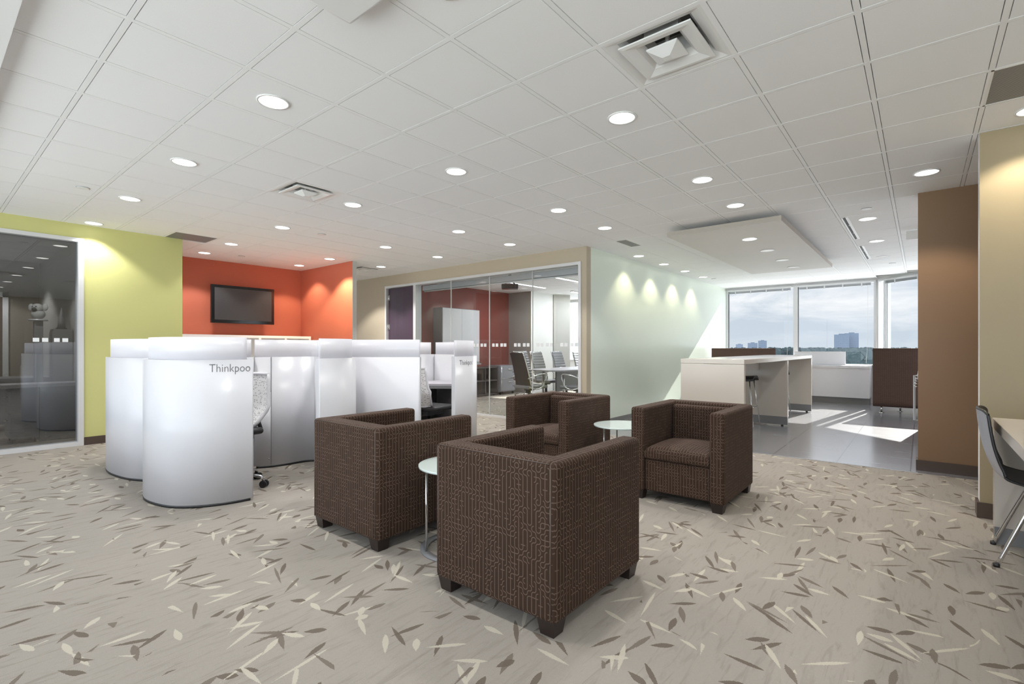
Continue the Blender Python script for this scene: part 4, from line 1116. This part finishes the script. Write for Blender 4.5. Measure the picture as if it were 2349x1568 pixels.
def diffuser(label, i, j):
    a, b = A0+(i+.5)*T, B0+(j+.5)*T; h = T/2-.012
    t = thing('air_diffuser', label, 'air vent', (a, b, 2.65), 0, 'square air diffusers')
    def rim(m, x0, z0, x1, z1):
        for k in range(4):
            c, s = [(1, 0), (0, 1), (-1, 0), (0, -1)][k]
            P = [(-x0, -x0), (x0, -x0), (x1, -x1), (-x1, -x1)]; Z = [z0, z0, z1, z1]
            f = m.bm.faces.new([m.bm.verts.new((c*x-s*y, s*x+c*y, z)) for (x, y), z in zip(P, Z)]); f.smooth = False
    m = MB(); rim(m, h, .0, h-.015, .0); rim(m, h-.015, 0, h-.06, .018); rim(m, h-.06, .018, h-.085, .05); rim(m, h-.085, .05, h-.09, .16); m.build('outer_frame', M['ventwhite'], t)
    m = MB(); m.box(-h+.085, h-.085, -h+.085, h-.085, .16, .17); m.build('duct_throat', M['ventdark'], t)
    m = MB(); rim(m, .180, -.010, .160, -.012); rim(m, .160, -.012, .115, .002); rim(m, .115, .002, .088, .03); rim(m, .088, .03, .085, .10); rim(m, .180, -.010, .178, -.002); rim(m, .178, -.002, .105, .045); m.build('middle_cone', M['ventwhite'], t)
    m = MB(); m.frustum(0, 0, -.008, .155, .155, .0, .155, .155); m.frustum(0, 0, -.036, .04, .04, -.0081, .155, .155); m.box(-.008, .008, -.008, .008, 0, .16); m.build('centre_cone', M['ventwhite'], t)
diffuser('large square ceiling air diffuser at the upper right', 1, -2)
diffuser('smaller looking square air diffuser on the left half of the ceiling', 1, 5)
diffuser('square air diffuser in the corridor beyond the red wall', 7, 12)
# grilles
t = thing('return_grille', 'dark ribbed square return grille at the right edge of the ceiling', 'air vent', cell(4, -5), 0)
m = MB(); m.box(-.242, .242, -.242, .242, 0, .006); m.build('ribs', M['ribbed'], t)
m = MB()
for q in (-1, 1): m.box(-.254, .254, q*.248-.006, q*.248+.006, -.002, .008); m.box(q*.248-.006, q*.248+.006, -.254, .254, -.002, .008)
m.build('frame', M['ventwhite'], t)
t = thing('return_grille', 'dark return grille where the ceiling meets the green wall', 'air vent', (cell(1, 11)[0], 7.55, 2.65), 0)
m = MB(); m.box(-.242, .242, -.215, .225, 0, .006); m.build('ribs', M['ribbed'], t)
m = MB(); m.box(-.254, .254, -.227, -.215, -.002, .008); m.box(-.254, -.242, -.227, .228, -.002, .008); m.box(.242, .254, -.227, .228, -.002, .008); m.build('frame', M['ventwhite'], t)
t = thing('return_grille', 'narrow dark grille in the ceiling by the pale green wall corner', 'air vent', (6.48, 3.19, 2.65), 0)
m = MB(); m.box(-.235, .235, -.075, .075, -.001, .004); m.build('ribs', M['ribbed'], t)
m = MB()
for q in (-1, 1): m.box(-.242, .242, q*.078-.004, q*.078+.004, -.003, .003)
m.build('frame', M['ventwhite'], t)
for a0, a1, lab in ((6.76, 8.17, 'first long slot diffuser beside the dropped panel'), (8.78, 10.13, 'second long slot diffuser, closer to the windows')):
    t = thing('slot_diffuser', lab, 'air vent', ((a0+a1)/2, .675, 2.65), 0, 'slot diffusers')
    l = (a1-a0)/2
    m = MB(); m.box(-l, l, .0, .03, -.004, .004); m.box(-l, l, -.042, -.014, -.004, .004); m.build('frame', M['ventwhite'], t)
    m = MB(); m.box(-l, l, -.014, .0, -.001, .003); m.box(-l, l, -.0, .012, -.0045, -.004); m.build('slot', M['slot'], t)
# flush sprinkler covers
sp = None
for a, b, lab in ((1.02, 5.977, 'flush round sprinkler cover at the left above the green wall glass'), (3.416, 6.02, 'flush round sprinkler cover in the middle left ceiling before the alcove'), (3.406, 8.45, 'flush round sprinkler cover inside the red alcove ceiling'),
                  (6.467, .443, 'flush round sprinkler cover beside the slot diffuser'), (10.9, .38, 'flush round sprinkler cover near the angled window'), (10.93, 3.416, 'flush round sprinkler cover at the end of the pale green wall')):
    if sp is None:
        sp = thing('sprinkler_cover', lab, 'sprinkler', (a, b, 2.65), 0, 'sprinkler covers')
        m = MB(); m.cyl(0, 0, -.008, -.004, .045, seg=28); m.build('plate', M['ventwhite'], sp)
        m = MB(); m.ring(0, 0, -.004, .001, .038, .050, 28); m.build('rim', M['alud'], sp)
    else: dup(sp, (a, b, 2.65), 0, lab)
t = thing('emergency_light', 'white boxed emergency light fixed to the ceiling at the top edge', 'emergency light', (1.125, 1.80, 2.65), 0)
m = MB(); m.box(-.12, .12, -.15, .15, -.06, .0, .02, 3); m.build('housing', M['ventwhite'], t)
m = MB(); m.box(.122, .124, -.05, .02, -.04, -.03); m.box(-.124, -.122, -.08, -.03, -.05, -.04); m.box(-.06, -.01, -.12, -.117, -.0605, -.0600); m.build('vent_slot', M['ventdark'], t)
t = thing('ceiling_sign', 'small white box fixed to the ceiling against the brown wall edge', 'sign', (7.95, .0, 2.65), 0)
m = MB(); m.box(-.02, .02, -.14, .14, -.13, -.02, .004); m.build('box', M['ventwhite'], t)
m = MB(); m.box(-.01, .01, -.03, .03, -.02, .0); m.build('bracket', M['alu'], t)

# ------------------------------------------------------------------ outside
mb = MB(); mb.prism([(14, -3500), (3500, -3500), (3500, 3500), (14, 3500)], -30.2, -30); o = mb.build('ground', M['ground']); o['kind'] = 'structure'
# tree line
rnd = random.Random(3)
def treeline(label, dmin, dmax, n, r0, r1, top, angs):
    mb = MB()
    for q in range(n):
        an = rnd.uniform(*angs); d = rnd.uniform(dmin, dmax); r = rnd.uniform(r0, r1)
        x, y = d*math.cos(an), d*math.sin(an)
        z = top(an, d)-r+rnd.uniform(-.4, .1)*r
        v0 = len(mb.bm.verts)
        rr = bmesh.ops.create_icosphere(mb.bm, subdivisions=3, radius=r)
        for v in rr['verts']:
            k = 1+rnd.uniform(-.13, .13); v.co = Vector((x+v.co.x*k, y+v.co.y*k, z+v.co.z*k))
    o = mb.build('tree_line', M['hill']); o['kind'] = 'stuff'
    tag(o, label, 'trees'); return o
# angle in plan: direction of view = atan2(cos yaw, sin yaw)
def pang(px):
    X = (px-1174.5)/1138.5; c, s = math.cos(.882), math.sin(.882)
    return math.atan2(-s*X+c, c*X+s)
a_l, a_r = pang(1600), pang(2150)
treeline('hazy dark belt of trees on the horizon outside the windows', 650, 900, 480, 4, 9, lambda an, d: 1.5, (a_r-.05, a_l+.08))
treeline('nearer clump of trees behind the window cord, below the tall twin tower', 240, 300, 46, 2.5, 5.5, lambda an, d: .6+1.0*math.sin((an-pang(1975))*60), (pang(2060), pang(1948)))
treeline('low trees below the windows outside', 300, 420, 160, 4, 8, lambda an, d: -8.5, (a_r-.05, a_l+.08))
def tower(px, d, w, ztop, label, step=0):
    an = pang(px); x, y = d*math.cos(an), d*math.sin(an)
    t = thing('tower_block', label, 'building', (x, y, -30), an, 'distant apartment towers')
    h = ztop+30
    m = MB(); m.box(-w/2, w/2, -w/2, w/2, 0, h); m.build('block', M['tower'], t)
    m = MB(); m.box(-w/6, w/6, -w/5, w/5, h, h+w*.07); m.build('roof_house', M['tower'], t)
tower(1930.5, 960, 20, 23, 'left half of the distant twin tower block outside the windows')
tower(1953.5, 985, 19, 25.5, 'right half of the distant twin tower block outside the windows, slightly taller')
tower(1749, 950, 13, 14.0, 'rightmost of the three small distant towers in the left window')
tower(1726.5, 1000, 16, 10.5, 'middle of the three small distant towers in the left window')
tower(1696, 1100, 13, 9.0, 'leftmost of the three small distant towers in the left window')
an = pang(1316); t = thing('white_building', 'white building seen through the meeting room window', 'building', (60*math.cos(an), 60*math.sin(an), -30), .64, None)
m = MB(); m.box(-6, 6, -5, 5, 0, 48); m.build('block', M['facade'], t)
m = MB(); m.box(-6.2, 6.2, -5.2, 5.2, 48, 48.5); m.build('parapet', M['white'], t)

# ------------------------------------------------------------------ sky
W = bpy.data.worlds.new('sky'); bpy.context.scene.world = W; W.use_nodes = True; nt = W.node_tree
bg = nt.nodes['Background']; tc = N(nt, 'ShaderNodeTexCoord'); s = N(nt, 'ShaderNodeSeparateXYZ'); nt.links.new(tc.outputs['Generated'], s.inputs[0])
ramp = N(nt, 'ShaderNodeValToRGB'); r = ramp.color_ramp
r.elements[0].position = 0; r.elements[0].color = (.36, .38, .38, 1)
r.elements[1].position = 1; r.elements[1].color = (.62, .72, .86, 1)
for p, c in ((.485, (.42, .46, .47)), (.497, (.60, .68, .76)), (.51, (.60, .68, .77)), (.56, (.58, .66, .76)), (.65, (.62, .71, .82))):
    e = r.elements.new(p); e.color = (*c, 1)
h = math_n(nt, 'MULTIPLY_ADD', s.outputs[2], .5, .5); nt.links.new(h, ramp.inputs[0])
mp = N(nt, 'ShaderNodeMapping'); mp.inputs['Scale'].default_value = (2.2, 2.2, 9.0); nt.links.new(tc.outputs['Generated'], mp.inputs[0])
cn = N(nt, 'ShaderNodeTexNoise'); cn.inputs['Scale'].default_value = 1.9; cn.inputs['Detail'].default_value = 8; cn.inputs['Roughness'].default_value = .62; cn.inputs['Distortion'].default_value = .4
nt.links.new(mp.outputs[0], cn.inputs['Vector'])
cr = N(nt, 'ShaderNodeValToRGB'); cr.color_ramp.elements[0].position = .42; cr.color_ramp.elements[1].position = .62; nt.links.new(cn.outputs['Fac'], cr.inputs[0])
above = math_n(nt, 'MULTIPLY', math_n(nt, 'GREATER_THAN', s.outputs[2], -.003), math_n(nt, 'MULTIPLY_ADD', s.outputs[2], 9, .22, clamp=True))
f = math_n(nt, 'MULTIPLY', cr.outputs[0], above, clamp=True)
nt.links.new(mixc(nt, f, ramp.outputs[0], (1.0, 1.01, 1.03)), bg.inputs[0])
side = math_n(nt, 'ADD', math_n(nt, 'MULTIPLY', s.outputs[0], -.75), math_n(nt, 'MULTIPLY', s.outputs[1], -.66))  # sky behind the viewpoint brightened, below the horizon too, to light the ceiling
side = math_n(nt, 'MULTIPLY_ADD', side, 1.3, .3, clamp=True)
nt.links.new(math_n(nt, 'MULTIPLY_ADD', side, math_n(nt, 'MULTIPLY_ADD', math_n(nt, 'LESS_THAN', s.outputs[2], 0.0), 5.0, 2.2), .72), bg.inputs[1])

# sun
l = bpy.data.lights.new('sun', 'SUN'); l.energy = 11.0; l.angle = math.radians(.6); l.color = (1, .97, .90)
o = bpy.data.objects.new('sun', l); C.objects.link(o)
dirv = Vector((-1, .14, -.593)); o.rotation_euler = dirv.to_track_quat('-Z', 'Y').to_euler(); o.location = (20, 0, 12)
# daylight coming through the glazing is sampled with portals
def portal(loc, rot, sx, sy):
    l = bpy.data.lights.new('daylight_portal', 'AREA'); l.shape = 'RECTANGLE'; l.size = sx; l.size_y = sy; l.cycles.is_portal = True
    o = bpy.data.objects.new('daylight_portal', l); C.objects.link(o); o.location = loc; o.rotation_euler = rot
portal((13.0, 6.5, 1.7), (PI/2, 0, PI/2), 11.6, 1.9)
n = Vector((-SL.y, SL.x)); n = n if n.x < 0 else -n
p = slant(3.4); portal((p[0], p[1], 1.7), Vector((n.x, n.y, 0)).to_track_quat('-Z', 'Y').to_euler(), 6.8, 1.9)
portal((-2.2, 1.5, 1.36), (PI/2, 0, -PI/2), 12, 2.42)

# ------------------------------------------------------------------ camera
cam = bpy.data.cameras.new('camera'); co = bpy.data.objects.new('camera', cam); C.objects.link(co)
cam.sensor_width = 36; cam.lens = 1138.5/2349*36; cam.shift_y = (798.2-784)/2349; cam.clip_end = 6000; cam.clip_start = .05
co.location = (0, 0, 1.1667); co.rotation_euler = (PI/2, 0, -.882)
sc = bpy.context.scene; sc.camera = co
sc.view_settings.view_transform = 'Standard'; sc.view_settings.look = 'None'; sc.view_settings.gamma = 1; sc.view_settings.use_curve_mapping = False
sc.view_settings.exposure = 0.52
sc.cycles.max_bounces = 14; sc.cycles.diffuse_bounces = 6; sc.cycles.glossy_bounces = 5; sc.cycles.transparent_max_bounces = 16; sc.cycles.transmission_bounces = 6
sc.cycles.sample_clamp_indirect = 6; sc.cycles.caustics_reflective = False; sc.cycles.caustics_refractive = False
